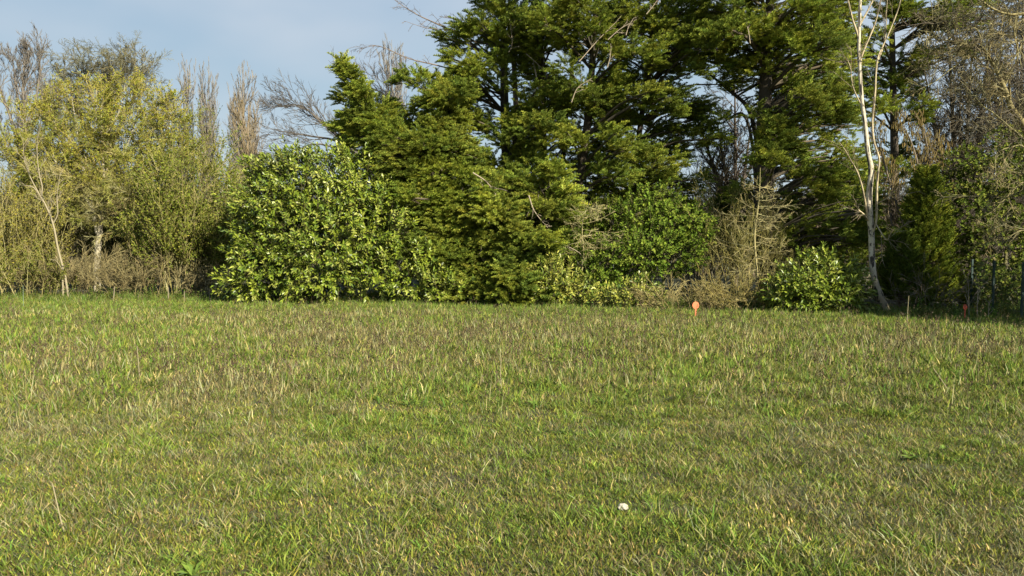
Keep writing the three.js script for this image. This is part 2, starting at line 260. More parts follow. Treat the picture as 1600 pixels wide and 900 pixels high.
  for (const k in kinds) kinds[k].forEach((b, i) => {
    const L = lists[k][i], im = new THREE.InstancedMesh(b.geometry(), k === 'green' || k === 'greenfar' || k === 'low' || k === 'lowfar' || k === 'tall' || k === 'weed' ? MAT.grass : MAT.straw, L.length);
    L.forEach(([x, z, s, a, t], j) => { q.setFromAxisAngle(up, a); m4.compose(V(x, groundY(x, z), z), q, V(s, s * r.in(.85, 1.2), s)); im.setMatrixAt(j, m4); im.setColorAt(j, col.setRGB(t[0], t[1], t[2])); });
    im.name = numbered(info[k][0]); im.castShadow = im.receiveShadow = true; im.userData = { kind: 'stuff', label: info[k][1], category: info[k][2] }; scene.add(im);
  });
  console.log('tufts', Object.entries(lists).map(([k, l]) => k + ' ' + l.reduce((s, a) => s + a.length, 0)).join(', '));
}

// ------------------------------------------------------------------ cypresses: limbs that end in flat feathery pads
const sprayGeometry = (() => {
  return [1, 2, 3].map(seed => {
    const b = new Builder(), r = rng(100 + seed), up = V(0, 1, 0), axis = t => V(t, .10 * t - .22 * t * t + .02 * Math.sin(t * 9 + seed), .05 * Math.sin(t * 5 + seed * 2));
    b.tube([axis(0), axis(.5), axis(.92)], [.014, .009, .003], 3, [.55, .40, .28]);
    for (let k = 0; k < 44; k++) {
      const t = .08 + .88 * k / 43, side = k % 2 ? 1 : -1, at = axis(t), L = (.34 * (1 - t * .68)) * r.in(.75, 1.2), d = V(.8 + r.s() * .25, r.in(-.35, .75), side * r.in(.15, 1)).normalize(), c = vary(r, [1, 1, 1], .38);
      b.flake(at, d, r.v().normalize(), L, .044, c);
      for (let j = 0; j < 3; j++) { const u = .3 + .22 * j, a2 = at.clone().addScaledVector(d, L * u), d2 = d.clone().addScaledVector(V(.5, r.in(-.2, .6), (j % 2 ? 1 : -1) * .9), .9).normalize(); b.flake(a2, d2, r.v().normalize(), L * .6, .034, vary(r, c, .15)); }
    }
    return b.geometry();
  });
})();
const GREENS = [[.300, .365, .045], [.375, .430, .056], [.240, .305, .042], [.470, .505, .080], [.190, .255, .042]];
function sprays(root, r, list, name = 'foliage') {      // list: [position, direction, size, colour]
  const m4 = new THREE.Matrix4(), x = V(0, 0, 0), y = V(0, 0, 0), z = V(0, 0, 0), c = new THREE.Color();
  sprayGeometry.forEach((g, i) => {
    const L = list.filter((_, k) => k % 3 === i), im = new THREE.InstancedMesh(g, MAT.needle, L.length);
    L.forEach(([p, d, s, t], k) => { x.copy(d).normalize(); y.set(r.s() * .45, 1, r.s() * .45); z.crossVectors(x, y).normalize(); y.crossVectors(z, x); m4.makeBasis(x.clone().multiplyScalar(s), y.clone().multiplyScalar(s), z.clone().multiplyScalar(s)); m4.setPosition(p.x - root.position.x, p.y - root.position.y, p.z - root.position.z); im.setMatrixAt(k, m4); im.setColorAt(k, c.setRGB(t[0], t[1], t[2])); });
    im.name = name; im.castShadow = im.receiveShadow = true; im.userData.kind = 'stuff'; root.add(im);
  });
}
function cypress({ label, d, trunks, pads, above, seed, colors = GREENS, dead = [], fill = 88, depth = 1.7, forward = 0 }) {
  const r = rng(seed), base = P(trunks[0][0][0][0], 480, d); base.y = 0;
  const root = thing('cypress_tree', label, 'tree', base), tb = new Builder(), bb = new Builder(), lines = [], list = [];
  for (const [poly, radii] of trunks) { const p = poly.map(q => P(q[0], q[1], d + (q[2] || 0))); p[0].y = Math.min(p[0].y, poly.root === false ? p[0].y : -.05); const s = spline(p, radii, 22); tb.tube(s.pts, s.rad, 9, (t, q) => { const k = .8 + .5 * noise3.noise(q.x * 3, q.y * 1.2, q.z * 3); return [.085 * k, .066 * k, .044 * k]; }); lines.push(s); }
  const all = [], dense = pads.map(([px, py, rx, ry, dd]) => ({ c: P(px, py, d + (dd ?? r.s() * depth - forward * smooth(250, 460, py))), rx: M(rx, d), ry: M(ry, d) }));
  for (const [px, py, rx, ry] of above) all.push({ c: P(px, py, d + r.s() * depth), rx: M(rx, d), ry: M(ry, d) });
  for (const p of dense) { all.push(p); if (p.rx < .36) continue; for (let k = 0; k < (forward ? 4 : 3); k++) all.push({ c: p.c.clone().add(V(r.s() * p.rx * 1.05, r.s() * p.ry * (forward ? 2.2 : 1.6), r.s() * .9)), rx: p.rx * r.in(.3, .62), ry: p.ry * r.in(.45, .9) }); }
  for (const pad of all) {
    // the limb: leaves the nearest trunk below the pad and bends out to it
    let best = null; for (const s of lines) s.pts.forEach((q, k) => { const h = Math.hypot(q.x - pad.c.x, q.z - pad.c.z), e = Math.abs(q.y - (pad.c.y - .35 * h)) + .4 * h; if (!best || e < best.e) best = { e, q, rad: s.rad[k], h }; });
    const mid = best.q.clone().lerp(pad.c, .55); mid.y += .10 * best.h + r.s() * .1; mid.x += r.s() * .15; mid.z += r.s() * .15;
    const out = V(pad.c.x - best.q.x, 0, pad.c.z - best.q.z); if (out.length() < .15) out.set(r.s(), 0, r.s()); out.normalize();
    const lr = Math.min(best.rad * .5, .018 + .016 * best.h), s = spline([best.q, mid, pad.c, pad.c.clone().addScaledVector(out, pad.rx * .7)], [lr, lr * .75, lr * .45, .006], 9); bb.tube(s.pts, s.rad, 5, vary(r, [.10, .082, .05], .25));
    const rz = pad.rx * r.in(.7, 1.0), n = Math.round(fill * (.18 + 3.2 * Math.min(.36, pad.rx * pad.ry))), tone = r.in(.8, 1.2), tilt = r.in(-.25, .6), hue = r.pick(colors);
    for (let k = 0; k < n; k++) {
      const u = r.v(); u.normalize().multiplyScalar(Math.pow(r(), .36)); const p = V(pad.c.x + u.x * pad.rx, pad.c.y + u.y * pad.ry * 1.55 - (.05 + tilt) * pad.rx * (u.x * out.x + u.z * out.z), pad.c.z + u.z * rz);
      const dir = out.clone().multiplyScalar(.75).addScaledVector(V(u.x, u.y * .35 + .32, u.z), .9).addScaledVector(r.v(), .35);
      list.push([p, dir, r.in(.22, .46), vary(r, mixc(hue, r.pick(colors), .4), .22).map(q => q * tone)]);
      if (k % 14 === 0) bb.tube([pad.c.clone().lerp(best.q, .15), pad.c.clone().lerp(p, .6), p], [.01, .007, .004], 3, vary(r, [.15, .115, .08], .3));
    }
  }
  part(root, 'trunk', tb, MAT.bark); part(root, 'branches', bb, MAT.bark, 'stuff'); sprays(root, r, list);
  for (const [poly, w = .018] of dead) { const b = new Builder(), p = poly.map(q => P(q[0], q[1], d + (q[2] ?? -1.5))); const s = spline(p, [w, w * .4], 8); b.tube(s.pts, s.rad, 5, [.38, .31, .21]); spawn(b, r, s.pts, s.rad.map(q => q * .7), s.pts[0].distanceTo(s.pts[8]) * .7, 0, { kids: [5, 3], ratio: [.45, .5], angle: .7, gnarl: .14, rise: .03, minr: .005, color: [.36, .30, .20] }); part(root, 'dead_branch', b, MAT.bark); }
  return root;
}
const crownAbove = (r, x0, x1, y0, y1, n) => Array.from({ length: n }, () => { const t = r(), h = 1 - .7 * t, c = (x0 + x1) / 2, w = (x1 - x0) / 2; return [c + r.s() * w * h, y0 + (y1 - y0) * t, 38, 15]; });
{
  cypress({
    label: 'sprawling cypress leaning left above the huge laurel, lower limbs reaching the grass', d: 22.6, seed: 21, depth: .9, fill: 170, forward: 1.7,
    trunks: [[[[775, 480], [762, 420], [735, 335], [690, 262], [622, 216, .1], [570, 168, .2], [543, 112, .2]], [.17, .14, .11, .085, .055, .03, .008]], [[[735, 335], [722, 250, .5], [692, 165, .7], [634, 124, .6]], [.09, .07, .04, .01]], [[[762, 420], [800, 330, -.5], [858, 292, -1]], [.07, .05, .02]]],
    pads: [[535, 103, 4, 5], [541, 114, 6, 5], [548, 123, 9, 6], [553, 138, 11, 8], [560, 150, 13, 8], [538, 155, 11, 4], [568, 165, 13, 9], [592, 178, 22, 12], [603, 196, 32, 14], [562, 194, 20, 8], [590, 214, 46, 12], [558, 216, 16, 6], [636, 222, 48, 12], [700, 230, 52, 12], [624, 245, 48, 15], [690, 250, 52, 15],
      [634, 123, 12, 5], [657, 129, 19, 7], [681, 139, 21, 9], [702, 150, 22, 9], [722, 156, 17, 9], [668, 166, 18, 7], [703, 173, 24, 10], [652, 186, 15, 6], [672, 196, 19, 8], [695, 205, 24, 9],
      [648, 268, 40, 14], [720, 262, 46, 13], [622, 274, 24, 10], [690, 298, 52, 14], [654, 302, 22, 10], [742, 290, 36, 12], [800, 300, 36, 14], [852, 290, 30, 10], [682, 330, 46, 14], [742, 338, 46, 14], [790, 332, 36, 11], [832, 350, 28, 11], [702, 364, 42, 12], [762, 370, 42, 12], [812, 372, 28, 11], [724, 398, 46, 12], [782, 400, 42, 12], [706, 424, 44, 12], [764, 430, 52, 13], [822, 424, 28, 11], [744, 454, 52, 11], [794, 458, 38, 10], [840, 400, 24, 10], [850, 320, 24, 10], [880, 330, 26, 10], [870, 360, 26, 10], [660, 345, 26, 10, -.6], [668, 385, 26, 10, -.9], [672, 415, 26, 10, -1.1], [805, 440, 30, 10], [838, 452, 26, 10]],
    above: [], dead: [[[[739, 270], [760, 284], [775, 304]], .022], [[[826, 305], [835, 330], [856, 356]], .02], [[[742, 345], [739, 318]], .012], [[[828, 384], [829, 366]], .012], [[[752, 384], [752, 402], [760, 414]], .012], [[[862, 374], [905, 395, -1.8], [912, 404, -1.8]], .016]],
  });
  cypress({
    label: 'tall dark cypress with two upright trunks behind the leaning cypress', d: 24.4, seed: 22, depth: 1.6,
    trunks: [[[[800, 480], [793, 300], [788, 150], [786, 20], [780, -160]], [.19, .16, .13, .09, .03]], [[[852, 480, .4], [849, 260, .4], [846, 110, .3], [838, -20, .3], [830, -150, .2]], [.17, .13, .10, .07, .02]]],
    pads: [[770, 12, 24, 10], [792, 30, 36, 13], [752, 44, 28, 9], [724, 43, 12, 5], [800, 55, 40, 15], [780, 76, 26, 12], [697, 60, 12, 5], [712, 66, 16, 6], [724, 76, 14, 6], [716, 95, 20, 8], [736, 114, 30, 11], [748, 130, 22, 9], [770, 100, 20, 9], [800, 90, 28, 12], [830, 40, 38, 14], [850, 18, 38, 14], [872, 62, 32, 12], [830, 72, 28, 11], [842, 100, 28, 11], [830, 130, 28, 11], [862, 132, 28, 11], [822, 160, 18, 10], [842, 180, 36, 12], [802, 186, 18, 10], [832, 202, 40, 13], [802, 216, 32, 11], [748, 166, 14, 7], [762, 182, 14, 7], [862, 212, 26, 11], [822, 240, 38, 14], [802, 260, 24, 11], [840, 300, 34, 13], [800, 320, 34, 13], [850, 350, 30, 12], [790, 370, 34, 13], [848, 390, 30, 12], [752, 250, 26, 10], [756, 202, 22, 8], [740, 190, 16, 7], [868, 160, 24, 10], [810, 275, 30, 12], [745, 150, 18, 8], [790, 130, 14, 9], [760, 62, 20, 9]],
    above: crownAbove(rng(3), 740, 890, -10, -190, 26), dead: [[[[836, 108, -1.6], [842, 140, -1.6], [849, 170, -1.6]], .02], [[[795, 82], [800, 70], [796, 30]], .014], [[[822, 84], [840, 100], [856, 118]], .014]],
  });
  cypress({
    label: 'broad cypress in the middle of the group, pale leaning trunk behind the dead lower branches', d: 23.2, seed: 23, depth: 1.7,
    trunks: [[[[878, 480], [890, 360], [906, 275], [918, 190], [926, 90], [932, -30], [936, -200]], [.17, .14, .13, .115, .09, .07, .03]], [[[958, 480, .5], [980, 330, .6], [1000, 200, .5], [1015, 80, .4], [1030, -40, .4], [1040, -150, .4]], [.11, .10, .085, .07, .05, .02]], [[[890, 360], [880, 250, .8], [895, 90, 1], [900, -20, 1]], [.09, .07, .05, .02]]],
    pads: [[880, 30, 36, 15], [920, 20, 36, 15], [970, 15, 36, 16], [1010, 30, 36, 15], [1060, 20, 44, 16], [902, 50, 26, 10], [985, 55, 32, 12], [1030, 55, 32, 12], [1080, 50, 36, 13], [1118, 60, 30, 14], [920, 80, 30, 11], [960, 75, 28, 12], [1000, 82, 28, 10], [1040, 80, 28, 12], [992, 105, 36, 12], [1040, 106, 26, 10], [1110, 88, 26, 8], [882, 106, 16, 9], [948, 112, 18, 10], [970, 130, 32, 12], [1030, 130, 26, 9], [900, 140, 30, 11], [940, 146, 28, 11], [990, 150, 40, 12], [1032, 160, 26, 9], [1088, 162, 26, 6], [1060, 146, 16, 6], [892, 166, 26, 10], [932, 166, 32, 12], [962, 172, 36, 12], [1092, 176, 26, 7],
      [946, 190, 36, 13], [990, 186, 28, 10], [1080, 188, 30, 8], [1076, 220, 40, 11], [1032, 206, 26, 9], [932, 215, 40, 13], [970, 226, 32, 12], [902, 226, 22, 10], [1000, 240, 28, 10], [1050, 240, 26, 8], [940, 250, 40, 13], [906, 250, 26, 10], [980, 260, 36, 12], [1020, 262, 28, 10], [920, 270, 36, 12], [960, 276, 28, 10], [1030, 276, 20, 6], [932, 290, 22, 8], [1040, 30, 34, 12, 1.6], [950, 40, 30, 12, 1.4], [1064, 70, 24, 9], [870, 190, 22, 10], [878, 232, 18, 9], [930, 312, 34, 12, .8], [980, 300, 34, 12, .8], [1025, 305, 34, 12, .9], [960, 340, 36, 13, 1], [1010, 345, 36, 13, 1], [905, 335, 26, 11, .8], [940, 375, 34, 13, 1], [1050, 330, 30, 11, 1.2], [985, 320, 28, 10, .4], [1070, 290, 24, 8, 1.2], [1100, 76, 28, 9], [1085, 112, 18, 6], [1122, 132, 15, 5], [1072, 96, 20, 8], [1105, 205, 18, 6]],
    above: crownAbove(rng(4), 850, 1110, -10, -230, 44), dead: [[[[950, 62, -1.9], [968, 46, -1.9], [995, 30, -1.9], [1003, 34, -1.9]].slice(0, 3), .014], [[[905, 96, -1.8], [935, 62, -1.8], [963, 34, -1.8]], .016], [[[978, 55, -1.9], [982, 42, -1.9], [990, 28, -1.9]], .014], [[[1010, 22, -1.9], [1020, 10, -1.9], [1027, 0, -1.9]], .014], [[[893, 160, -1.9], [902, 138, -1.9], [925, 122, -1.9]], .013], [[[949, 105, -1.9], [953, 90, -1.9], [955, 72, -1.9]], .014]],
  });
  cypress({
    label: 'dense dark cypress with thick trunk, just left of the white birch', d: 22.4, seed: 24, depth: 1.7,
    trunks: [[[[1196, 480], [1196, 300], [1194, 200], [1198, 90], [1204, -30], [1210, -220]], [.28, .25, .22, .15, .10, .03]], [[[1194, 230], [1172, 176, .6], [1138, 140, .9], [1098, 108, 1]], [.085, .06, .05, .02]], [[[1194, 215], [1160, 178, .2], [1128, 192, .2]], [.05, .04, .015]]],
    pads: [[1130, 20, 34, 14], [1180, 20, 36, 16], [1220, 20, 36, 15], [1265, 15, 36, 15], [1300, 10, 26, 12], [1150, 50, 30, 12], [1200, 55, 36, 13], [1232, 56, 22, 9], [1270, 45, 36, 13], [1310, 45, 26, 12], [1176, 80, 36, 12], [1220, 85, 32, 12], [1265, 80, 32, 12], [1300, 76, 26, 12], [1328, 60, 16, 10], [1190, 105, 36, 12], [1240, 110, 32, 12], [1290, 106, 26, 9], [1152, 100, 20, 9], [1310, 130, 24, 7], [1216, 130, 36, 12], [1260, 136, 30, 12], [1178, 150, 16, 9], [1220, 155, 34, 12], [1270, 156, 22, 9], [1250, 170, 26, 10], [1298, 150, 22, 8], [1312, 166, 22, 7], [1222, 180, 28, 11],
      [1262, 190, 26, 10], [1240, 210, 38, 11], [1300, 180, 20, 7], [1328, 196, 26, 9], [1280, 226, 22, 9], [1232, 232, 22, 9], [1318, 250, 34, 10], [1200, 256, 32, 11], [1226, 262, 22, 9], [1308, 276, 34, 9], [1280, 286, 30, 9], [1252, 284, 26, 8], [1290, 302, 34, 9], [1330, 290, 24, 9], [1290, 320, 34, 8], [1280, 345, 52, 11], [1320, 350, 34, 11], [1252, 356, 30, 9], [1300, 370, 44, 13], [1338, 372, 24, 11], [1262, 386, 36, 11], [1130, 185, 14, 6], [1330, 95, 18, 9], [1320, 400, 40, 12], [1280, 410, 44, 12], [1265, 252, 22, 8], [1170, 300, 30, 11, 1.2], [1140, 320, 28, 11, 1.4], [1215, 320, 34, 12, .6], [1180, 350, 36, 13, 1.2], [1230, 380, 36, 12, .4], [1130, 370, 30, 12, 1.4], [1190, 400, 36, 12, 1], [1345, 320, 20, 9], [1340, 230, 18, 8], [1210, 215, 22, 9, -.6], [1185, 180, 18, 8, -.6]],
    above: crownAbove(rng(6), 1090, 1330, -10, -240, 44), dead: [[[[1172, 68, -1.9], [1170, 52, -1.9], [1166, 36, -1.9]], .014], [[[1190, 250, -1.6], [1208, 232, -1.6], [1216, 215, -1.6]], .012]],
  });
  cypress({
    label: 'thin dark cypress partly hidden behind the white birch stems', d: 25.5, seed: 25, depth: 1.2,
    trunks: [[[[1402, 480], [1398, 250], [1394, 60], [1390, -150]], [.16, .13, .09, .02]]],
    pads: [[1380, 100, 36, 11], [1402, 124, 36, 11], [1372, 136, 26, 10], [1412, 146, 26, 8], [1392, 20, 26, 11], [1420, 15, 22, 8], [1480, 8, 34, 8, -1], [1440, 40, 18, 7], [1455, 86, 26, 6], [1362, 60, 20, 8], [1480, 40, 22, 8], [1370, 170, 26, 8], [1500, 28, 26, 9], [1350, 300, 30, 12], [1340, 330, 30, 12], [1400, 240, 24, 10], [1385, 270, 28, 10], [1420, 180, 20, 7]],
    above: crownAbove(rng(8), 1330, 1470, -10, -180, 16), fill: 100,
  });
}

// ------------------------------------------------------------------ leafy shrubs
// lumps: [px, py, rx, ry, depth offset]; shoots of leaves over the shells of the lumps, the most forward leaves are parts of their own
const leafShape = (() => { const b = new Builder(); b.leaf(V(0, 0, 0), V(1, 0, 0), V(0, 1, 0), 1, .38, .16, [1, 1, 1], .08); return b.geometry(); })();
function leafyShrub({ name, label, category = 'shrub', d, lumps, seed, L, W, shoots, per, cols, material = MAT.gloss, single = 0, stemColor = [.15, .135, .05], upward = .55, fold = .16, core = .5, rough = .3, hollow = .2, group }) {
  const r = rng(seed), base = P(lumps[0][0], 475, d); base.y = 0;
  const root = thing(name, label, category, base, group), fb = new Builder(), sb = new Builder();
  const E = lumps.map(([px, py, rx, ry, dd = 0]) => ({ c: P(px, py, d + dd), rx: M(rx, d), ry: M(ry, d), rz: M(Math.min(rx, ry * 1.4), d) * .9 })); let tot = 0; for (const e of E) { e.a = e.rx * e.ry; tot += e.a; }
  const leaves = [];
  for (const e of E) {
    const n = Math.round(shoots * e.a / tot);
    for (let k = 0; k < n; k++) {
      const u = r.v().normalize(); if (u.z < -.35 && r() < .7) u.z *= -1;
      const q = Math.pow(r.in(core * core * core, 1), 1 / 3), bump = 1 + rough * fbm(u.x * 2.3 + e.c.x, u.y * 2.3 + e.c.y, u.z * 2.3, 3);
      const p = V(e.c.x + u.x * e.rx * q * bump, e.c.y + u.y * e.ry * q * bump, e.c.z + u.z * e.rz * q * bump); if (p.y < .04) continue; if (q > .6 && fbm(p.x * 1.5 + 3, p.y * 1.9, p.z * 1.5 + seed, 3) < -hollow) continue;
      const o = V(u.x / e.rx, u.y / e.ry, u.z / e.rz).normalize(), ax = o.addScaledVector(V(0, 1, 0), upward * r.in(.4, 1.3)).addScaledVector(r.v(), .45).normalize(), sl = L * r.in(.9, 2), hue = r.pick(cols), side0 = r.v().cross(ax).normalize(), side1 = V(0, 0, 0).crossVectors(ax, side0);
      sb.tube([p.clone().addScaledVector(ax, -L * 1.5), p.clone().addScaledVector(ax, sl * .5), p.clone().addScaledVector(ax, sl)], [.006, .005, .003], 3, stemColor);
      const m = Math.max(3, Math.round(per * r.in(.7, 1.3)));
      for (let j = 0; j < m; j++) {
        const t = (j + .5) / m, a = j * 2.4 + r.s() * .4, rad = side0.clone().multiplyScalar(Math.cos(a)).addScaledVector(side1, Math.sin(a)), op = 1.15 - .75 * t, dir = rad.multiplyScalar(Math.sin(op)).addScaledVector(ax, Math.cos(op)).addScaledVector(r.v(), .2); dir.y -= .08; dir.normalize();
        leaves.push({ b: p.clone().addScaledVector(ax, sl * t), dir, up: ax.clone().addScaledVector(r.v(), .25), L: L * r.in(.65, 1.2), W: W * r.in(.75, 1.15), c: vary(r, r() < .75 ? hue : r.pick(cols), .18) });
      }
    }
  }
  if (single) leaves.sort((a, b) => b.b.z - a.b.z);
  const mats = single ? cols.slice(0, 5).map(c => new THREE.MeshPhysicalMaterial({ color: new THREE.Color().setRGB(...c).multiply(BASE), roughness: material.roughness, specularIntensity: .75, side: THREE.DoubleSide })) : [];
  const m4 = new THREE.Matrix4();
  leaves.forEach((f, k) => {
    if (k < single) { const x = f.dir, z = V(0, 0, 0).crossVectors(x, f.up).normalize(), y = V(0, 0, 0).crossVectors(z, x), m = new THREE.Mesh(leafShape, r.pick(mats)); m4.makeBasis(x.clone().multiplyScalar(f.L), y.clone().multiplyScalar(f.L), z.clone().multiplyScalar(f.W / .38)); m4.setPosition(f.b.clone().sub(base)); m4.decompose(m.position, m.quaternion, m.scale); m.name = 'leaf'; m.castShadow = m.receiveShadow = true; root.add(m); }
    else fb.leaf(f.b, f.dir, f.up, f.L, f.W, fold, f.c, .08);
  });
  for (let k = 0; k < 5; k++) { const e = r.pick(E), b0 = V(base.x + r.s() * .3, -.03, base.z + r.s() * .3), top = e.c.clone(); const s = spline([b0, b0.clone().lerp(top, .5).add(V(r.s() * .2, .1, r.s() * .2)), top], [.05, .035, .015], 8); sb.tube(s.pts, s.rad, 5, stemColor); }
  part(root, 'stems', sb, MAT.bark, 'stuff'); part(root, 'foliage', fb, material, 'stuff');
  return root;
}
const LAUREL = [[.190, .255, .022], [.145, .210, .020], [.255, .310, .030], [.35, .38, .075], [.115, .175, .020], [.27, .32, .035]];
leafyShrub({ name: 'laurel_shrub', label: 'huge rounded cherry laurel with glossy green leaves, the largest bush at the field edge', d: 21.2, seed: 31, L: .150, W: .056, shoots: 4700, per: 10, cols: LAUREL, single: 300, core: .2, rough: 1.0, hollow: .12,
  lumps: [[500, 375, 110, 90, 0], [480, 300, 85, 62, .2], [440, 330, 70, 70, .1], [545, 300, 65, 62, .2], [580, 360, 70, 62, 0], [420, 410, 62, 55, -.2], [400, 440, 50, 36, -.4], [500, 430, 80, 44, -.5], [590, 425, 66, 46, 0], [645, 440, 56, 34, -.2], [695, 455, 44, 20, -.6], [655, 405, 36, 24, -.2], [725, 464, 26, 10, -.7], [520, 262, 50, 30, .3], [455, 270, 40, 30, .3], [562, 280, 42, 34, .2], [400, 370, 40, 40, 0], [372, 455, 26, 18, -.3], [385, 405, 30, 24, -.2], [610, 385, 44, 30, .2], [398, 325, 36, 34, .1], [600, 320, 36, 36, .2], [420, 278, 34, 26, .3], [588, 288, 32, 28, .3], [470, 245, 22, 14, .4], [535, 242, 24, 14, .4], [430, 290, 36, 30, .2]] });
leafyShrub({ name: 'laurel_shrub', label: 'small glossy laurel bush at the foot of the white birch', d: 18.2, seed: 32, L: .135, W: .05, core: .2, shoots: 1000, per: 9, cols: LAUREL, single: 200,
  lumps: [[1275, 445, 60, 45, 0], [1250, 460, 56, 32, -.1], [1300, 425, 38, 32, .1], [1318, 455, 36, 34, 0], [1225, 465, 32, 26, 0], [1285, 408, 26, 18, .1]] });
const YELLOW = [[.34, .35, .05], [.24, .29, .04], [.44, .42, .09], [.16, .22, .03], [.30, .32, .05]];
leafyShrub({ name: 'variegated_shrub', label: 'low yellow green bush at the grass edge in front of the leaning trunk', d: 20.2, seed: 33, L: .125, W: .042, shoots: 520, per: 9, cols: YELLOW, single: 150,
  lumps: [[862, 440, 48, 34, 0], [890, 458, 50, 24, -.2], [850, 418, 26, 18, .1], [920, 466, 34, 18, -.3], [835, 462, 30, 16, -.1]] });
leafyShrub({ name: 'variegated_shrub', label: 'small yellow green bush low in the grass left of the brown brushwood', d: 19.2, seed: 34, L: .12, W: .042, shoots: 260, per: 8, cols: [...YELLOW, [.09, .15, .03]], single: 60,
  lumps: [[980, 464, 36, 22, 0], [1005, 470, 26, 16, 0], [955, 470, 26, 14, -.1], [1000, 450, 20, 14, .1]] });
leafyShrub({ name: 'evergreen_shrub', label: 'dark green small leaved bush between the dead branches and the brown brushwood', d: 21.2, seed: 35, L: .10, W: .055, rough: .9, hollow: .14, shoots: 2100, per: 8, material: MAT.leaf, cols: [[.185, .28, .03], [.23, .32, .034], [.14, .225, .026], [.30, .37, .05]],
  lumps: [[1010, 390, 66, 52, 0], [1050, 350, 48, 48, .2], [1000, 340, 42, 34, .2], [960, 410, 54, 40, 0], [1060, 395, 38, 30, -.2], [930, 430, 50, 32, 0], [1030, 310, 40, 22, .3], [960, 450, 50, 24, -.3], [1090, 350, 24, 40, .2]] });
leafyShrub({ name: 'evergreen_shrub', label: 'small dark leafy bush filling behind the low yellow green bush', d: 22, seed: 36, L: .10, W: .05, shoots: 1200, per: 8, material: MAT.leaf, cols: [[.16, .22, .024], [.21, .25, .028], [.12, .175, .02]],
  lumps: [[880, 415, 56, 50, 0], [840, 445, 50, 26, 0], [905, 365, 44, 40, .3], [950, 345, 40, 34, .4]] });

// ------------------------------------------------------------------ twiggy shrubs: many stems from the ground
function twigShrub({ name, label, category = 'shrub', d, seed, base, stems, height, spread, kids = [6, 7], ratio = [.42, .5], angle = .55, gnarl = .11, rise = .03, rad = .016, minr = .006, color, leaf, lean = [0, 0], depthSpread = .6, group, tipRise }) {
  const r = rng(seed), [px, halfWidth] = base, b0 = P(px, 475, d); b0.y = 0;
  const root = thing(name, label, category, b0, group), sb = new Builder(), fb = new Builder();
  const o = { kids, ratio, angle, gnarl, rise, tipRise, minr, color: typeof color[0] === 'number' ? rr => vary(rr, color, .25) : rr => vary(rr, rr.pick(color), .2), tip: leaf ? leafTips(fb, r, leaf.L, leaf.W, leaf.cols, leaf.per, leaf.from ?? 1) : null };
  for (let k = 0; k < stems; k++) {
    const f = r.s(), s = V(b0.x + f * M(halfWidth, d), -.03, b0.z + r.s() * depthSpread), dir = V(f * spread * .6 + r.s() * spread * .6 + lean[0], 1, r.s() * spread * .7 + lean[1]).normalize();
    grow(sb, r, s, dir, height * r.in(.55, 1.12) * (1 - .25 * f * f), rad * r.in(.6, 1.2), 0, o);
  }
  part(root, 'stems', sb, MAT.twig, 'stuff'); if (fb.nv) part(root, 'foliage', fb, MAT.leaf, 'stuff');
  return root;
}
const OLIVE = [[.33, .28, .10], [.27, .24, .07], [.40, .34, .14]], BROWN = [[.25, .20, .08], [.31, .26, .105], [.19, .155, .06]];
const budleaf = [[.31, .29, .045], [.38, .33, .05], [.24, .245, .04]], freshleaf = [[.19, .235, .028], [.23, .265, .033], [.15, .20, .028], [.28, .28, .045]];
// left side of the field
twigShrub({ name: 'hazel_shrub', label: 'tangled olive brown shrub at the left edge of the field', d: 24, seed: 41, base: [14, 55], stems: 46, height: 3.6, spread: .34, color: OLIVE, leaf: { L: .065, W: .04, cols: budleaf, per: 2 } });
twigShrub({ name: 'hazel_shrub', label: 'tall budding shrub behind the slender forked sapling', d: 27, seed: 42, base: [85, 60], stems: 44, height: 4.0, spread: .36, color: OLIVE, leaf: { L: .065, W: .04, cols: budleaf, per: 2 } });
twigShrub({ name: 'hazel_shrub', label: 'low olive shrub in the bottom left corner of the tree line', d: 23, seed: 43, base: [30, 70], stems: 34, height: 1.7, spread: .6, color: OLIVE, leaf: { L: .055, W: .032, cols: [[.18, .21, .035], [.25, .25, .045]], per: 3 } });
twigShrub({ name: 'bramble_thicket', label: 'brown leafless bramble tangle below the pale limbed willow', d: 23.4, seed: 44, base: [150, 60], stems: 60, height: 1.55, spread: .7, color: BROWN, rise: -.05, rad: .011, gnarl: .16, kids: [7, 7] });
twigShrub({ name: 'bramble_thicket', label: 'brown leafless bramble tangle beside the fresh green shrub', d: 23.2, seed: 45, base: [245, 58], stems: 56, height: 1.5, spread: .7, color: BROWN, rise: -.05, rad: .011, gnarl: .16, kids: [7, 7] });
twigShrub({ name: 'bramble_thicket', label: 'brown bramble stems under the slender forked sapling', d: 23.6, seed: 46, base: [95, 30], stems: 34, height: 1.5, spread: .6, color: BROWN, rise: -.05, rad: .01, gnarl: .16, kids: [7, 7] });
twigShrub({ name: 'leafing_shrub', label: 'tall fresh green shrub with fine new leaves, left of the huge laurel', d: 23.8, seed: 47, base: [295, 46], stems: 60, height: 3.9, spread: .42, kids: [9, 7], color: OLIVE, leaf: { L: .07, W: .045, cols: freshleaf, per: 4 } });
twigShrub({ name: 'leafing_shrub', label: 'darker green shrub behind the gap between the poplars and the huge laurel', d: 26, seed: 48, base: [335, 46], stems: 40, height: 4.9, spread: .26, kids: [8, 7], color: OLIVE, leaf: { L: .06, W: .036, cols: [[.12, .17, .028], [.16, .20, .03]], per: 3 } });
twigShrub({ name: 'leafing_shrub', label: 'budding green shrub between the willow limbs and the tall fresh green shrub', d: 27.5, seed: 49, base: [225, 40], stems: 36, height: 3.9, spread: .34, kids: [8, 7], color: OLIVE, leaf: { L: .065, W: .04, cols: freshleaf, per: 3 } });
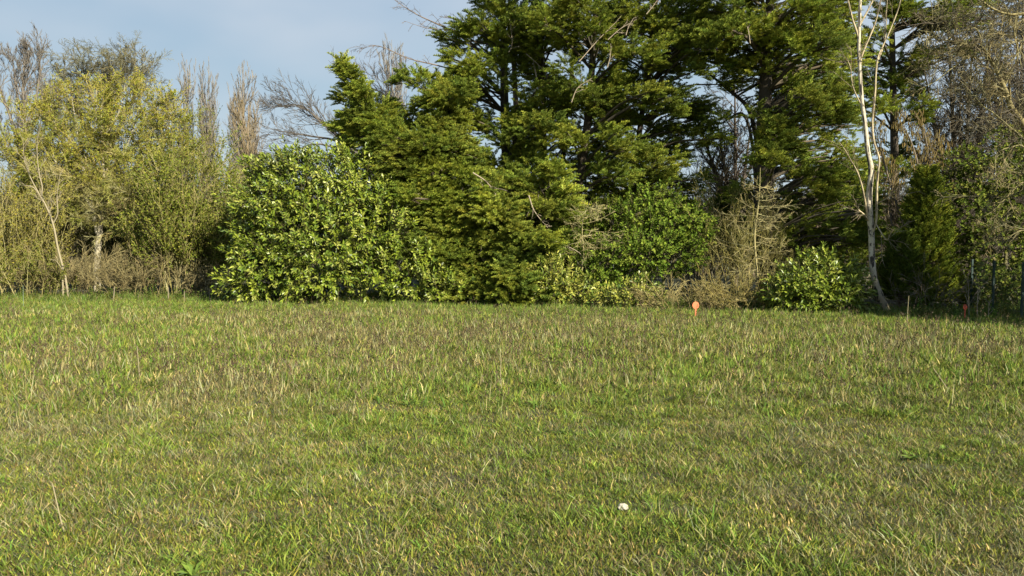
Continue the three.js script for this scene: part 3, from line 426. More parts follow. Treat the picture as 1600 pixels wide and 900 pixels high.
// middle
twigShrub({ name: 'bare_shrub', label: 'tan leafless shrub behind the thin pale dead conifer', d: 21.6, seed: 50, base: [1150, 58], stems: 30, height: 3.1, spread: .36, kids: [8, 9], color: [[.36, .315, .10], [.30, .27, .08], [.28, .26, .065]], rad: .014, leaf: { L: .04, W: .02, cols: [[.30, .28, .06], [.36, .30, .08]], per: 1 } });
twigShrub({ name: 'brushwood_heap', label: 'heap of brown dead brushwood behind the orange disc marker', d: 18.9, seed: 51, base: [1062, 50], stems: 52, height: 1.0, spread: 1.3, rise: -.09, color: [[.34, .28, .095], [.26, .20, .075], [.40, .345, .125]], rad: .011, gnarl: .2, kids: [6, 7], minr: .005 });
twigShrub({ name: 'brushwood_heap', label: 'olive brown arching broom stems right of the orange disc marker', d: 18.7, seed: 52, base: [1140, 40], stems: 40, height: .95, spread: .9, rise: -.06, color: [[.38, .32, .09], [.30, .25, .07], [.34, .27, .1]], rad: .010, gnarl: .16, kids: [6, 7], minr: .005, leaf: { L: .04, W: .02, cols: [[.30, .24, .06], [.2, .18, .05]], per: .6 } });

// dead conifers with pale stems and level branches
function deadConifer(label, d, poly, radii, n, len, y0, y1, seed, color, dirBias = 0) {
  const r = rng(seed), p = poly.map(q => P(q[0], q[1], d)), base = p[0].clone(); base.y = 0; p[0].y = -.04;
  const root = thing('dead_conifer', label, 'dead tree', base), tb = new Builder(), bb = new Builder(), s = spline(p, radii, 16); tb.tube(s.pts, s.rad, 7, color);
  const o = { kids: [6, 4], ratio: [.4, .45], angle: .75, gnarl: .17, rise: .04, minr: .0045, color: rr => vary(rr, color, .25) };
  for (let k = 0; k < n; k++) { const t = r.in(y0, y1), f = t * 16, i = Math.min(15, Math.floor(f)), at = s.pts[i].clone().lerp(s.pts[i + 1], f - i), a = r() * 6.283; grow(bb, r, at, V(Math.cos(a) + dirBias, -.35 + .5 * r(), Math.sin(a)).normalize(), len * r.in(.5, 1.1) * (1.15 - .6 * t), .009, 0, o); }
  part(root, 'trunk', tb, MAT.bark); part(root, 'branches', bb, MAT.twig, 'stuff'); return root;
}
deadConifer('thin pale dead conifer with drooping bare branches, left of the small laurel', 19.2, [[1180, 488], [1183, 430], [1179, 370], [1186, 310], [1188, 262]], [.036, .03, .023, .014, .006], 48, 1.2, .18, .86, 61, [.35, .30, .125]);
deadConifer('dead conifer fan of bare pale twigs in front of the leaning cypress trunk', 20.8, [[898, 470], [912, 405], [910, 350], [920, 318]], [.018, .015, .011, .005], 30, 1.2, .35, .98, 62, [.40, .35, .15], .35);

// ------------------------------------------------------------------ bare and budding trees
const grey = [.19, .165, .13];
{ // far-left bare tree
  const root = thing('bare_tree', 'grey leafless tree with upright twigs in the top left corner', 'tree', V(P(36, 475, 31).x, 0, -31));
  guided(root, 31, [[[[36, 440], [38, 300], [38, 200], [36, 120], [40, 85]], [.14, .11, .08, .04, .01], 1, .35], [[[38, 250], [15, 180], [-5, 120], [-12, 90]], [.07, .05, .03, .01], 1.1], [[[38, 215], [55, 160], [62, 110], [61, 72]], [.06, .045, .03, .008], 1], [[[38, 195], [24, 130], [20, 88]], [.05, .03, .008], 1], [[[38, 230], [66, 170], [84, 140]], [.045, .03, .008], 1], [[[38, 280], [0, 230], [-30, 170]], [.06, .04, .01], 1.1]],
    { kids: [6, 6, 6], ratio: [.34, .55, .55], angle: .55, gnarl: .16, rise: .10, minr: .007, maxLen: 3, color: r => vary(r, grey, .25), limbColor: grey }, rng(71));
}
{ // round budding tree behind
  const root = thing('budding_tree', 'round grey green budding tree rising behind the yellow willow', 'tree', V(P(165, 475, 42).x, 0, -42)), r = rng(72), fb = new Builder();
  const spots = guided(root, 42, [[[[165, 440], [165, 280], [168, 180], [172, 100]], [.26, .2, .12, .02], 1, .4], [[[165, 260], [120, 170], [100, 112]], [.13, .08, .015], 1.1, .3], [[[165, 250], [205, 160], [228, 105]], [.13, .08, .015], 1.1, .3], [[[165, 230], [140, 140], [135, 98]], [.1, .06, .015], 1], [[[165, 225], [190, 130], [198, 92]], [.1, .06, .015], 1], [[[165, 270], [240, 200], [268, 165]], [.1, .06, .015], 1], [[[165, 280], [95, 200], [82, 150]], [.1, .06, .015], 1]],
    { kids: [3.6, 6, 6], ratio: [.32, .5, .5], angle: .6, gnarl: .10, rise: .05, minr: .010, maxLen: 4, color: r => vary(r, [.25, .225, .145], .25), limbColor: grey, tip: leafTips(fb, r, .075, .055, [[.30, .29, .14], [.34, .32, .16], [.26, .255, .12]], .5, 2) }, r);
  part(root, 'buds', fb, MAT.leaf, 'stuff'); sprayCloud(root, r, spots.filter(p => p.y > 7), 260, 1.3, [[.27, .255, .14], [.24, .225, .13], [.31, .285, .15]], twigSpray, 'budding_twigs', .4, .7, MAT.leaf);
}
{ // willow with yellow green new leaves and pale limbs
  const root = thing('willow_tree', 'yellow green willow with pale spreading limbs on the left', 'tree', V(P(152, 475, 25.6).x, 0, -25.6)), r = rng(73), fb = new Builder(), pale = [.44, .40, .28];
  const spots = guided(root, 25.6, [[[[152, 470], [153, 390], [160, 330], [162, 270], [158, 200], [160, 150]], [.124, .1054, .0744, .0496, .031, .0074], 1, .45], [[[152, 365], [140, 320], [112, 285], [95, 230], [80, 170]], [.0682, .0496, .0372, .0248, .0062], 1, .35], [[[150, 352], [143, 310], [130, 260], [118, 190], [112, 150]], [.062, .0434, .0341, .0217, .0062], 1, .4], [[[156, 350], [178, 310], [190, 290], [230, 262], [262, 200], [270, 165]], [.0682, .0496, .0372, .0279, .0186, .005], 1, .35], [[[160, 320], [180, 270], [205, 210], [222, 150]], [.0496, .0372, .0248, .0062], 1, .35], [[[178, 312], [215, 300], [250, 285], [285, 230]], [.031, .0217, .0155, .005], 1, .3], [[[118, 292], [75, 260], [45, 215], [35, 185]], [.031, .0248, .0155, .005], 1, .3], [[[160, 330], [185, 340], [220, 336]], [.0248, .0186, .0062], .6, .3], [[[130, 260], [150, 190], [150, 140]], [.031, .0186, .005], 1, .3], [[[205, 210], [245, 175], [280, 190]], [.0248, .0186, .005], 1, .2], [[[190, 290], [230, 225], [250, 165]], [.0248, .0186, .005], 1, .2], [[[112, 285], [70, 225], [60, 165]], [.0248, .0186, .005], 1, .2], [[[230, 262], [270, 250], [292, 262]], [.0186, .0124, .005], 1, .2], [[[118, 290], [80, 300], [50, 280], [30, 250]], [.0217, .0186, .0124, .005], 1, .2], [[[160, 220], [190, 165], [195, 132]], [.0248, .0186, .005], 1, .2]],
    { kids: [4.6, 6, 5], ratio: [.46, .5, .6], angle: .75, gnarl: .13, rise: .035, tipRise: -.05, minr: .006, maxLen: 3.2, color: r => vary(r, [.40, .335, .085], .25), limbColor: r => vary(r, pale, .1), tip: leafTips(fb, r, .075, .034, [[.33, .35, .035], [.38, .385, .04], [.27, .31, .035], [.36, .33, .035]], 1, 2) }, r);
  part(root, 'new_leaves', fb, MAT.leaf, 'stuff'); sprayCloud(root, r, spots.filter(p => p.y > 2.4 && p.y < 5.5), 320, 1.0, [[.34, .36, .045], [.40, .405, .048], [.29, .325, .045]], leafSpray, 'leafy_twigs', .1, .7, MAT.leaf);
  sprayCloud(root, r, spots.filter(p => p.y < 3.4), 260, .9, [[.40, .35, .14], [.34, .31, .10], [.36, .35, .07]], twigSpray, 'fine_twigs', .2, .9);
}
{ // slender forked sapling
  const root = thing('forked_sapling', 'slender pale leaning sapling forking low, at the left edge of the field', 'tree', V(P(108, 475, 22.4).x, 0, -22.4)), pale = [.33, .28, .17];
  guided(root, 22.4, [[[[108, 470], [101, 428], [91, 390], [83, 350], [72, 322], [64, 308]], [.038, .034, .031, .028, .024, .021], .5, .6], [[[64, 308], [52, 293], [30, 289]], [.02, .015, .006], 1, .3], [[[65, 306], [66, 292], [62, 275], [58, 240], [60, 205]], [.024, .02, .016, .01, .005], 1, .3], [[[83, 350], [90, 335], [89, 310], [94, 270]], [.02, .016, .012, .005], 1, .3], [[[64, 308], [48, 278], [38, 250], [36, 215]], [.018, .015, .01, .005], 1, .3], [[[100, 425], [90, 410], [85, 405]], [.012, .01, .004], .6], [[[99, 470], [98, 440], [97, 425]], [.03, .028, .02], 0]],
    { kids: [6, 4], ratio: [.4, .5], angle: .6, gnarl: .12, rise: .06, minr: .005, color: r => vary(r, [.33, .28, .18], .2), limbColor: pale, maxLen: 1.4 }, rng(74));
}
{ // poplars far away
  const poplar = (label, px, top, halfW, d, seed, color, dense = 1) => {
    const root = thing('poplar_tree', label, 'tree', V(P(px, 440, d).x, 0, -d), 'bare poplars behind the tree line'), r = rng(seed), limbs = [[[[px, 430], [px, 300], [px + 1, (top + 300) / 2], [px, top]], [.2, .13, .06, .012], 0]];
    for (let k = 0; k < 84 * dense; k++) { const y = top + 18 + (330 - top) * Math.pow(r(), .8), s = r.s() * halfW, h = r.in(30, 75); limbs.push([[[px + r.s() * 2, y + h * .55, 0], [px + s * .75, y + h * .2, r.s() * halfW * .05], [px + s, Math.max(top + Math.abs(s) * .9, y - h * .55), r.s() * halfW * .05]], [.020, .015, .009], 1, .1]); }
    guided(root, d, limbs, { kids: [2.6, 8], ratio: [.30, .5], angle: .34, gnarl: .06, rise: .14, minr: .0115, maxLen: 4, color: rr => vary(rr, color, .25), limbColor: rr => vary(rr, color, .15) }, r);
  };
  poplar('narrow leafless poplar, leftmost of three against the sky', 292, 93, 13, 62, 81, [.27, .235, .18]);
  poplar('narrow leafless poplar, middle one of three against the sky', 326, 88, 15, 60, 82, [.27, .235, .18], 1.2);
  poplar('wide leafless poplar, rightmost of three against the sky', 379, 99, 22, 58, 83, [.27, .235, .18], 1.5);
  poplar('leafless poplar whose top stands behind the leaning cypress', 612, 62, 24, 52, 84, [.27, .24, .19], 1.5);
  const root = thing('golden_tree', 'golden brown slim tree in front of the rightmost poplar', 'tree', V(P(386, 440, 40).x, 0, -40)), r = rng(85), limbs = [[[[386, 440], [386, 300], [388, 165]], [.16, .1, .02], 0]];
  for (let k = 0; k < 24; k++) { const y = 170 + 150 * r(), s = r.s() * 22; limbs.push([[[386, y + 30], [386 + s * .7, y], [386 + s, Math.max(160, y - 38)]], [.03, .02, .008], 1, .1]); }
  guided(root, 40, limbs, { kids: [5, 9], ratio: [.35, .5], angle: .4, gnarl: .08, rise: .12, minr: .009, maxLen: 3, color: rr => vary(rr, [.29, .225, .12], .25), limbColor: [.26, .20, .12] }, r);
}
{ // leafless tree with arching boughs behind the laurel
  const dark = [.155, .135, .11], root = thing('bare_tree', 'leafless tree with arching boughs between the huge laurel and the sky', 'tree', V(P(600, 475, 27).x, 0, -27));
  guided(root, 27, [[[[612, 470], [605, 380], [590, 300], [560, 240], [520, 205], [480, 172], [440, 158]], [.16, .14, .10, .07, .045, .025, .008], .8, .45], [[[575, 262], [530, 222], [480, 212], [440, 205], [415, 200]], [.05, .04, .025, .015, .006], 1, .3], [[[560, 240], [500, 190], [470, 165], [500, 140], [530, 124]].slice(0, 3).concat([[455, 140], [425, 168]].reverse().slice(0, 1)), [.05, .035, .02, .006], 1, .3], [[[605, 330], [632, 210], [640, 185], [612, 155], [575, 135], [548, 128]], [.09, .06, .045, .03, .02, .008], 1, .4], [[[636, 200], [660, 160], [690, 150]], [.03, .02, .008], .8, .3], [[[560, 250], [500, 225], [455, 238], [425, 250]], [.04, .03, .02, .006], 1, .3], [[[632, 215], [614, 175], [604, 150]], [.04, .03, .01], .8]],
    { kids: [3.6, 6, 6], ratio: [.48, .6, .55], angle: .65, gnarl: .2, rise: .05, minr: .006, maxLen: 2.6, color: r => vary(r, dark, .25), limbColor: dark }, rng(91));
}
{ // leafless birch in the cypress group: long boughs with hanging twigs at the left
  const dark = [.20, .15, .11], root = thing('birch_tree', 'leafless birch inside the cypresses with long boughs hanging out to the left', 'tree', V(P(812, 475, 25.2).x, 0, -25.2));
  guided(root, 25.2, [[[[812, 480], [810, 300], [806, 160], [800, 60], [790, -60]], [.13, .11, .09, .06, .02], 0], [[[806, 140], [760, 90, -.6], [722, 56, -1.2], [684, 38, -1.6], [650, 22, -1.8], [628, 8, -2], [606, -8, -2]], [.04, .035, .028, .022, .015, .01, .005], 1, .3], [[[700, 46, -1.4], [668, 44, -1.6], [632, 33, -1.8]], [.014, .01, .004], 1, .2], [[[803, 100], [740, 38, -.8], [688, 26, -1.2]], [.03, .018, .006], .8, .6], [[[808, 180], [740, 122, -.8], [690, 104, -1.2], [640, 92, -1.4], [590, 72, -1.5], [562, 76, -1.6]], [.035, .03, .022, .016, .01, .005], 1.2, .4]],
    { kids: [3.4, 4], ratio: [.26, .5], angle: .8, gnarl: .10, rise: -.16, minr: .0055, maxLen: 2.2, color: r => vary(r, dark, .2), limbColor: dark }, rng(92));
}

// ------------------------------------------------------------------ the white birch
{
  const W = 128, H = 512, px = new Uint8Array(W * H * 4), r = rng(95);
  for (let j = 0; j < H; j++) for (let i = 0; i < W; i++) {
    const a = i / W * 6.283, y = j / H * 4, band = fbm(Math.cos(a) * .9, y * 6, Math.sin(a) * .9, 3), scar = noise3.noise(Math.cos(a) * 1.3 + 3, y * 2.6, Math.sin(a) * 1.3), fine = noise3.noise(Math.cos(a) * 1.6, y * 40, Math.sin(a) * 1.6);
    let c = mixc([.74, .69, .56], [.62, .55, .41], Math.max(0, Math.min(1, .5 + band * 1.4))); if (fine > .42) c = mixc(c, [.20, .16, .12], .8); if (band > .14 && scar > -.05) c = mixc(c, [.04, .033, .028], .9); if (scar > .27) c = [.045, .036, .03];
    for (let k = 0; k < 3; k++) px[(j * W + i) * 4 + k] = 255 * Math.pow(c[k], 1 / 2.2); px[(j * W + i) * 4 + 3] = 255;
  }
  const t = new THREE.DataTexture(px, W, H); t.colorSpace = THREE.SRGBColorSpace; t.wrapS = t.wrapT = THREE.RepeatWrapping; t.repeat.set(1, .25); t.magFilter = THREE.LinearFilter; t.needsUpdate = true;
  const bark = new THREE.MeshStandardMaterial({ map: t, color: BASE, roughness: .75, vertexColors: true }), d = 18, base = P(1381, 488, d); base.y = 0;
  const root = thing('white_birch', 'white barked birch with a tall slender trunk at the right', 'tree', base), white = [1, 1, 1];
  const stem = (name, poly, rad, n = 26, foot) => { const b = new Builder(), p = poly.map(q => P(q[0], q[1], d + (q[2] || 0))); if (foot) p[0].y = -.05; const s = spline(p, rad, n); b.tube(s.pts, s.rad, 12, foot ? (u, q) => { const k = smooth(1.3, .15, q.y + .35 * noise3.noise(q.x * 9, q.y * 5, q.z * 9)); return mixc([.92, .88, .80], [.36, .32, .25], k * .95); } : name === 'trunk' ? white : [.78, .70, .52], true); part(root, name, b, bark); return s; };
  const main = stem('trunk', [[1383, 492], [1376, 468], [1367, 440], [1363, 413], [1362, 385], [1361, 357], [1358, 329], [1358, 302], [1361, 262], [1356, 237], [1352, 197], [1347, 160], [1344, 120], [1342, 80], [1343, 27], [1344, 0], [1347, -80], [1352, -180]], [.15, .10, .078, .070, .068, .069, .078, .070, .060, .053, .047, .043, .041, .039, .036, .034, .028, .012], 70, true);
  const B = [];
  B.push(stem('stem', [[1364, 362, -.05], [1369, 345, -.1], [1370, 310, -.15], [1371, 277, -.15], [1374, 250, -.1], [1366, 222, 0], [1363, 190, .1], [1367, 149, .1], [1369, 107, .1], [1372, 88, .1], [1386, 58, .1], [1401, 21, .1], [1412, -20, .1], [1420, -80, .1]], [.028, .026, .025, .024, .023, .023, .023, .023, .022, .02, .016, .014, .011, .005], 50));
  B.push(stem('branch', [[1342, 62], [1338, 48], [1332, 30], [1325, 0], [1316, -50]], [.026, .024, .022, .018, .006]), stem('branch', [[1344, 38], [1354, 20], [1364, 0], [1376, -40]], [.022, .02, .016, .006]), stem('branch', [[1344, 100], [1347, 86], [1356, 64], [1367, 37], [1376, 0], [1384, -40]], [.024, .023, .02, .018, .014, .006]), stem('branch', [[1349, 170], [1341, 155], [1332, 133], [1329, 107], [1323, 90]], [.016, .014, .012, .010, .005]),
    stem('branch', [[1355, 338, -.05], [1350, 305, -.2], [1341, 272, -.3], [1330, 252, -.4], [1322, 237, -.5], [1311, 221, -.5]], [.022, .02, .018, .015, .012, .005]), stem('branch', [[1371, 96, .1], [1379, 76, .2], [1384, 50, .2], [1385, 18, .2], [1390, -30, .2]], [.02, .018, .014, .010, .005]), stem('dead_stub', [[1356, 344, -.02], [1350, 336, -.12], [1341, 328, -.2]], [.03, .026, .018]), stem('branch', [[1369, 350, -.1], [1376, 362, -.3], [1386, 375, -.5], [1392, 362, -.6]], [.014, .012, .01, .004]), stem('branch', [[1346, 112], [1342, 100], [1340, 86]], [.014, .01, .005]), stem('branch', [[1371, 318, -.15], [1385, 310, -.3], [1398, 298, -.4]], [.012, .009, .004]));
  const tw = new Builder(); for (const s of B) spawn(tw, r, s.pts, s.rad.map(q => q * .6), 1.5, 0, { kids: [6, 5], ratio: [.5, .5], angle: .6, gnarl: .12, rise: -.02, minr: .0045, color: rr => vary(rr, [.30, .24, .15], .25) }, .3);
  part(root, 'twigs', tw, MAT.twig, 'stuff');
}

// ------------------------------------------------------------------ right side
{ // hazel with hanging catkins behind the birch
  const root = thing('catkin_hazel', 'hazel hung with golden catkins right of the white birch', 'tree', V(P(1440, 475, 20.5).x, 0, -20.5)), r = rng(101), cb = new Builder();
  const catkin = (pts, lvl) => { if (lvl < 1) return; for (const p of pts) for (let k = 0; k < 2; k++) if (r() < .6) { const s = V(p.x + r.s() * .04, p.y, p.z + r.s() * .04), L = r.in(.06, .13); cb.tube([s, s.clone().add(V(r.s() * .008, -L * .5, 0)), s.clone().add(V(r.s() * .012, -L, 0))], [.007, .010, .005], 4, vary(r, r.pick([[.36, .27, .085], [.30, .24, .09], [.42, .32, .12]]), .2)); } };
  guided(root, 20.5, [[[[1440, 488], [1446, 380], [1440, 290], [1425, 225], [1405, 185]], [.05, .045, .035, .02, .006], 1, .4], [[[1444, 488], [1452, 350], [1452, 250], [1440, 190]], [.05, .04, .025, .006], 1, .4], [[[1436, 488], [1420, 380], [1395, 300], [1375, 230], [1368, 195]], [.045, .035, .025, .015, .005], 1, .4], [[[1446, 488], [1470, 380], [1480, 290], [1470, 220]], [.045, .035, .02, .006], .8, .4], [[[1430, 488], [1410, 400], [1390, 330], [1400, 270]], [.035, .03, .02, .006], 1, .4]],
    { kids: [4, 4], ratio: [.28, .5], angle: .6, gnarl: .12, rise: .02, minr: .0055, maxLen: 2.4, color: rr => vary(rr, [.20, .15, .09], .25), limbColor: [.20, .16, .11], tip: catkin }, r);
  part(root, 'catkins', cb, MAT.leaf, 'stuff');
}
function columnConifer(label, d, px, topPx, w, seed, cols, n) {
  const r = rng(seed), base = P(px, 475, d); base.y = 0; const top = P(px, topPx, d), root = thing('yew_tree', label, 'tree', base), tb = new Builder(), list = []; tb.tube([V(base.x, -.05, base.z), V(base.x, top.y * .6, base.z), top], [.09, .05, .01], 7, [.12, .08, .055]);
  for (let k = 0; k < n; k++) { const t = Math.pow(r(), 1.15), h = .12 + (top.y - .12) * t, a = r() * 6.283, R = M(w, d) * Math.pow(1 - t, .62) * (1 + .25 * noise3.noise(Math.cos(a) * 1.5 + seed, h * 1.6, Math.sin(a) * 1.5)) * Math.pow(r(), .35), p = V(base.x + Math.cos(a) * R, h, base.z + Math.sin(a) * R); list.push([p, V(Math.cos(a) * .8, .75 + r() * .5, Math.sin(a) * .8).addScaledVector(r.v(), .3), r.in(.2, .36), vary(r, r.pick(cols), .22)]); if (k % 12 === 0) tb.tube([V(base.x, h * .8, base.z), p], [.014, .006], 3, [.14, .10, .07]); }
  part(root, 'trunk', tb, MAT.bark); sprays(root, r, list); return root;
}
columnConifer('pointed dark green conifer standing right of the birch trunk', 19.6, 1442, 272, 52, 111, [[.25, .30, .030], [.18, .235, .026], [.33, .37, .045]], 1700);
columnConifer('low dark yew bush in shade beside the birch foot', 19.2, 1408, 372, 40, 112, [[.17, .225, .026], [.13, .18, .024]], 800);
leafyShrub({ name: 'ivy_thicket', label: 'ivy covered thicket behind the dark green fence posts', category: 'ivy', d: 19.6, seed: 113, L: .075, W: .062, shoots: 3900, per: 7, material: MAT.leaf, upward: .1, cols: [[.15, .21, .028], [.20, .25, .032], [.115, .17, .025], [.27, .29, .05]],
  lumps: [[1560, 400, 70, 80, 0], [1520, 340, 50, 60, .4], [1590, 320, 50, 70, .2], [1500, 420, 36, 60, .5], [1620, 430, 50, 60, -.6], [1545, 280, 50, 36, .6], [1600, 260, 40, 40, .4], [1480, 300, 30, 40, 1], [1500, 255, 40, 26, 1], [1570, 225, 36, 26, .8], [1430, 330, 24, 40, 1], [1530, 450, 40, 34, -.2], [1575, 455, 40, 36, -1.2], [1480, 455, 36, 30, 0]] });
twigShrub({ name: 'bramble_thicket', label: 'bare arching bramble stems in the shade right of the birch foot', d: 18.2, seed: 114, base: [1450, 50], stems: 30, height: 1.3, spread: 1.0, color: [[.20, .16, .11], [.15, .12, .08]], rise: -.10, rad: .008, gnarl: .16, kids: [4, 3], minr: .004 });
{ // gnarled bare tree leaning in from the right
  const moss = [.27, .235, .095], root = thing('bare_tree', 'gnarled mossy bare tree reaching in from the right edge', 'tree', V(P(1640, 475, 17.8).x, 0, -17.8));
  const spots = guided(root, 17.8, [[[[1640, 500], [1632, 400], [1620, 280], [1602, 200], [1580, 168], [1574, 150], [1566, 130], [1552, 100], [1542, 83], [1533, 72]], [.1224, .108, .0936, .0792, .0612, .054, .0468, .0396, .0324, .0288], 1, .5], [[[1533, 72], [1515, 70], [1498, 67], [1480, 63], [1463, 61], [1457, 48], [1457, 20], [1450, -20]], [.0259, .023, .0216, .0187, .0158, .013, .0086, .0036], 1.2, .1], [[[1533, 75], [1523, 84], [1502, 97], [1483, 110], [1460, 128], [1435, 140]], [.0173, .0158, .0144, .0115, .0086, .0036], 1.2, .1], [[[1534, 72], [1531, 56], [1524, 44], [1512, 46], [1500, 47]], [.0216, .0173, .013, .0086, .0043], 1.2, .1], [[[1620, 250], [1598, 217], [1583, 203], [1567, 190], [1550, 175], [1537, 167], [1522, 150], [1505, 130]], [.036, .0302, .0259, .023, .0187, .0144, .0101, .0043], 1.2, .2], [[[1625, 300], [1598, 228], [1580, 230], [1560, 237], [1555, 246], [1557, 275]], [.0259, .0187, .0144, .0115, .0086, .0036], 1, .2], [[[1630, 330], [1600, 285], [1574, 307], [1552, 329], [1530, 342]], [.0216, .0158, .013, .0086, .0036], 1, .2], [[[1640, 60], [1600, 22], [1582, 23], [1560, 18], [1535, 2], [1510, -30]], [.036, .0324, .0302, .0259, .0216, .0144], 1.2, .1], [[[1605, 200], [1640, 100], [1640, 60], [1650, -60]], [.0576, .0432, .036, .0144], 1], [[[1566, 130], [1590, 90], [1585, 50], [1592, 0]], [.0216, .0173, .013, .0058], 1.2, .2], [[[1480, 63], [1495, 45], [1488, 20]], [.0115, .0086, .0036], 1.2], [[[1632, 400], [1600, 360], [1580, 368], [1560, 380]], [.0216, .0144, .0086, .0036], 1]],
    { kids: [5, 5, 4], ratio: [.42, .55, .5], angle: .85, gnarl: .2, rise: .0, minr: .005, maxLen: 1.8, color: rr => vary(rr, [.28, .235, .10], .3), limbColor: rr => vary(rr, moss, .12) }, rng(121));
  sprayCloud(root, rng(161), spots.filter(p => p.x < 13), 120, .8, [[.22, .195, .08], [.12, .10, .05], [.27, .23, .10], [.09, .07, .04]], coarseSpray, 'fine_twigs', .1, .5);
}
{ // darker twiggy trees behind
  const back = (label, px, d, seed, color, tops, more = 300) => { const root = thing('bare_tree', label, 'tree', V(P(px, 475, d).x, 0, -d)); const spots = guided(root, d, tops.map(([x, y, m], k) => [[[px, 460], [px + (x - px) * .25, 330], [px + (x - px) * .6, (y + 330) / 2], [x, y]], [.12, .09, .055, .01], 1, .35]), { kids: [4.2, 6, 8], ratio: [.36, .5, .5], angle: .75, gnarl: .15, rise: .02, minr: .007, maxLen: 3, color: rr => vary(rr, color, .3), limbColor: color }, rng(seed)); sprayCloud(root, rng(seed + 50), spots, more, 1.0, [color, [.12, .10, .055], [.10, .085, .045]], coarseSpray, 'fine_twigs', .15, .9); };
  back('dark leafless tree with a haze of twigs behind the gnarled mossy tree', 1500, 25, 122, [.10, .083, .05], [[1440, 90], [1480, 20], [1520, 60], [1560, -20], [1500, 130], [1450, 160], [1545, 140]]);
  back('dark leafless tree at the right edge behind the mossy boughs', 1590, 26, 123, [.10, .083, .05], [[1540, 40], [1590, 10], [1630, 30], [1560, 110], [1620, 120], [1600, -60]]);
  back('thin dark leafless tree in the sky gap left of the thick cypress trunk', 1150, 27, 124, [.10, .08, .06], [[1148, 110], [1120, 190], [1175, 185], [1100, 215], [1085, 170]], 40);
  const tan = (label, px, d, seed, hgt, w, c) => twigShrub({ name: 'bare_shrub', label, d, seed, base: [px, w], stems: 44, height: hgt, spread: .35, kids: [8, 8], color: c, rad: .016, minr: .007 });
  tan('leafless thicket behind the dead conifer twigs', 930, 27, 125, 3.6, 80, [[.22, .19, .075], [.17, .15, .06]]);
  tan('leafless tan thicket seen under the cypress limbs left of the birch', 1300, 27, 126, 3.4, 90, [[.22, .19, .075], [.17, .15, .06]]);
  tan('leafless tan thicket behind the evergreen bush', 1090, 26, 127, 4.2, 60, [[.34, .27, .12], [.28, .22, .09]]);
  tan('dark thicket behind the catkin hazel', 1430, 24, 128, 3.8, 80, [[.13, .10, .07], [.10, .08, .055]]);
  tan('dark thicket behind the ivy', 1560, 25, 129, 4, 90, [[.13, .10, .07], [.10, .08, .055]]);
  tan('leafless thicket behind the leaning cypress', 760, 27, 130, 3.4, 90, [[.22, .19, .075], [.17, .15, .06]]);
  tan('leafless thicket behind the left shrubs', 60, 29, 131, 4, 90, [[.27, .235, .09], [.22, .20, .07]]);
  tan('leafless thicket behind the willow', 230, 30, 132, 4, 90, [[.27, .235, .09], [.22, .20, .07]]);
}
{ // far wood behind everything, brown with spring twigs, seen only through gaps
  const r = rng(145), b = new Builder(), o = { kids: [9, 9], ratio: [.4, .5], angle: .6, gnarl: .1, rise: .04, minr: .012, color: rr => vary(rr, rr.pick([[.17, .14, .08], [.14, .13, .06], [.2, .16, .1]]), .25) };
  for (let k = 0; k < 26; k++) grow(b, r, V(r.s() * 1.6, -.1, r.s() * 1.2), V(r.s() * .4, 1, r.s() * .4), r.in(2.6, 4.4), .03, 0, o);
  const n = 90, im = new THREE.InstancedMesh(b.geometry(), MAT.twig, n), m4 = new THREE.Matrix4(), q = new THREE.Quaternion();
  for (let k = 0; k < n; k++) { const d = r.in(34, 52), s = r.in(.8, 1.25); q.setFromAxisAngle(V(0, 1, 0), r() * 6.283); m4.compose(V(d * .85 * (-1 + 2 * (k + r()) / n), 0, -d), q, V(s, s, s)); im.setMatrixAt(k, m4); }
  im.name = 'far_woodland'; im.castShadow = im.receiveShadow = true; im.userData = { kind: 'stuff', label: 'distant brown woodland glimpsed through gaps in the tree line', category: 'woodland' }; scene.add(im);
}
{ // a spreading evergreen just outside the picture on the right: it shades the corner by the fence
  const d = 13.4, r = rng(140), base = V(13.4, 0, -13.2), root = thing('cypress_tree', 'spreading evergreen outside the right edge that shades the fence corner', 'tree', base), tb = new Builder(), list = []; tb.tube([V(13.4, -.05, -13.2), V(13.5, 3, -13.2), V(13.4, 6.4, -13.3)], [.18, .12, .02], 8, [.13, .10, .07]);
  for (let k = 0; k < 1500; k++) { const t = r(), h = .5 + 5.8 * t, a = r() * 6.283, R = 2.25 * Math.pow(1 - t * .92, .6) * Math.pow(r(), .4), p = V(13.4 + Math.cos(a) * R, h, -13.2 + Math.sin(a) * R); list.push([p, V(Math.cos(a), .25, Math.sin(a)).addScaledVector(r.v(), .4), r.in(.35, .6), vary(r, r.pick(GREENS), .2)]); if (k % 10 === 0) tb.tube([V(13.4, Math.max(.3, h - .3), -13.2), p], [.025, .006], 4, [.13, .10, .07]); }
  part(root, 'trunk', tb, MAT.bark); sprays(root, r, list);
}

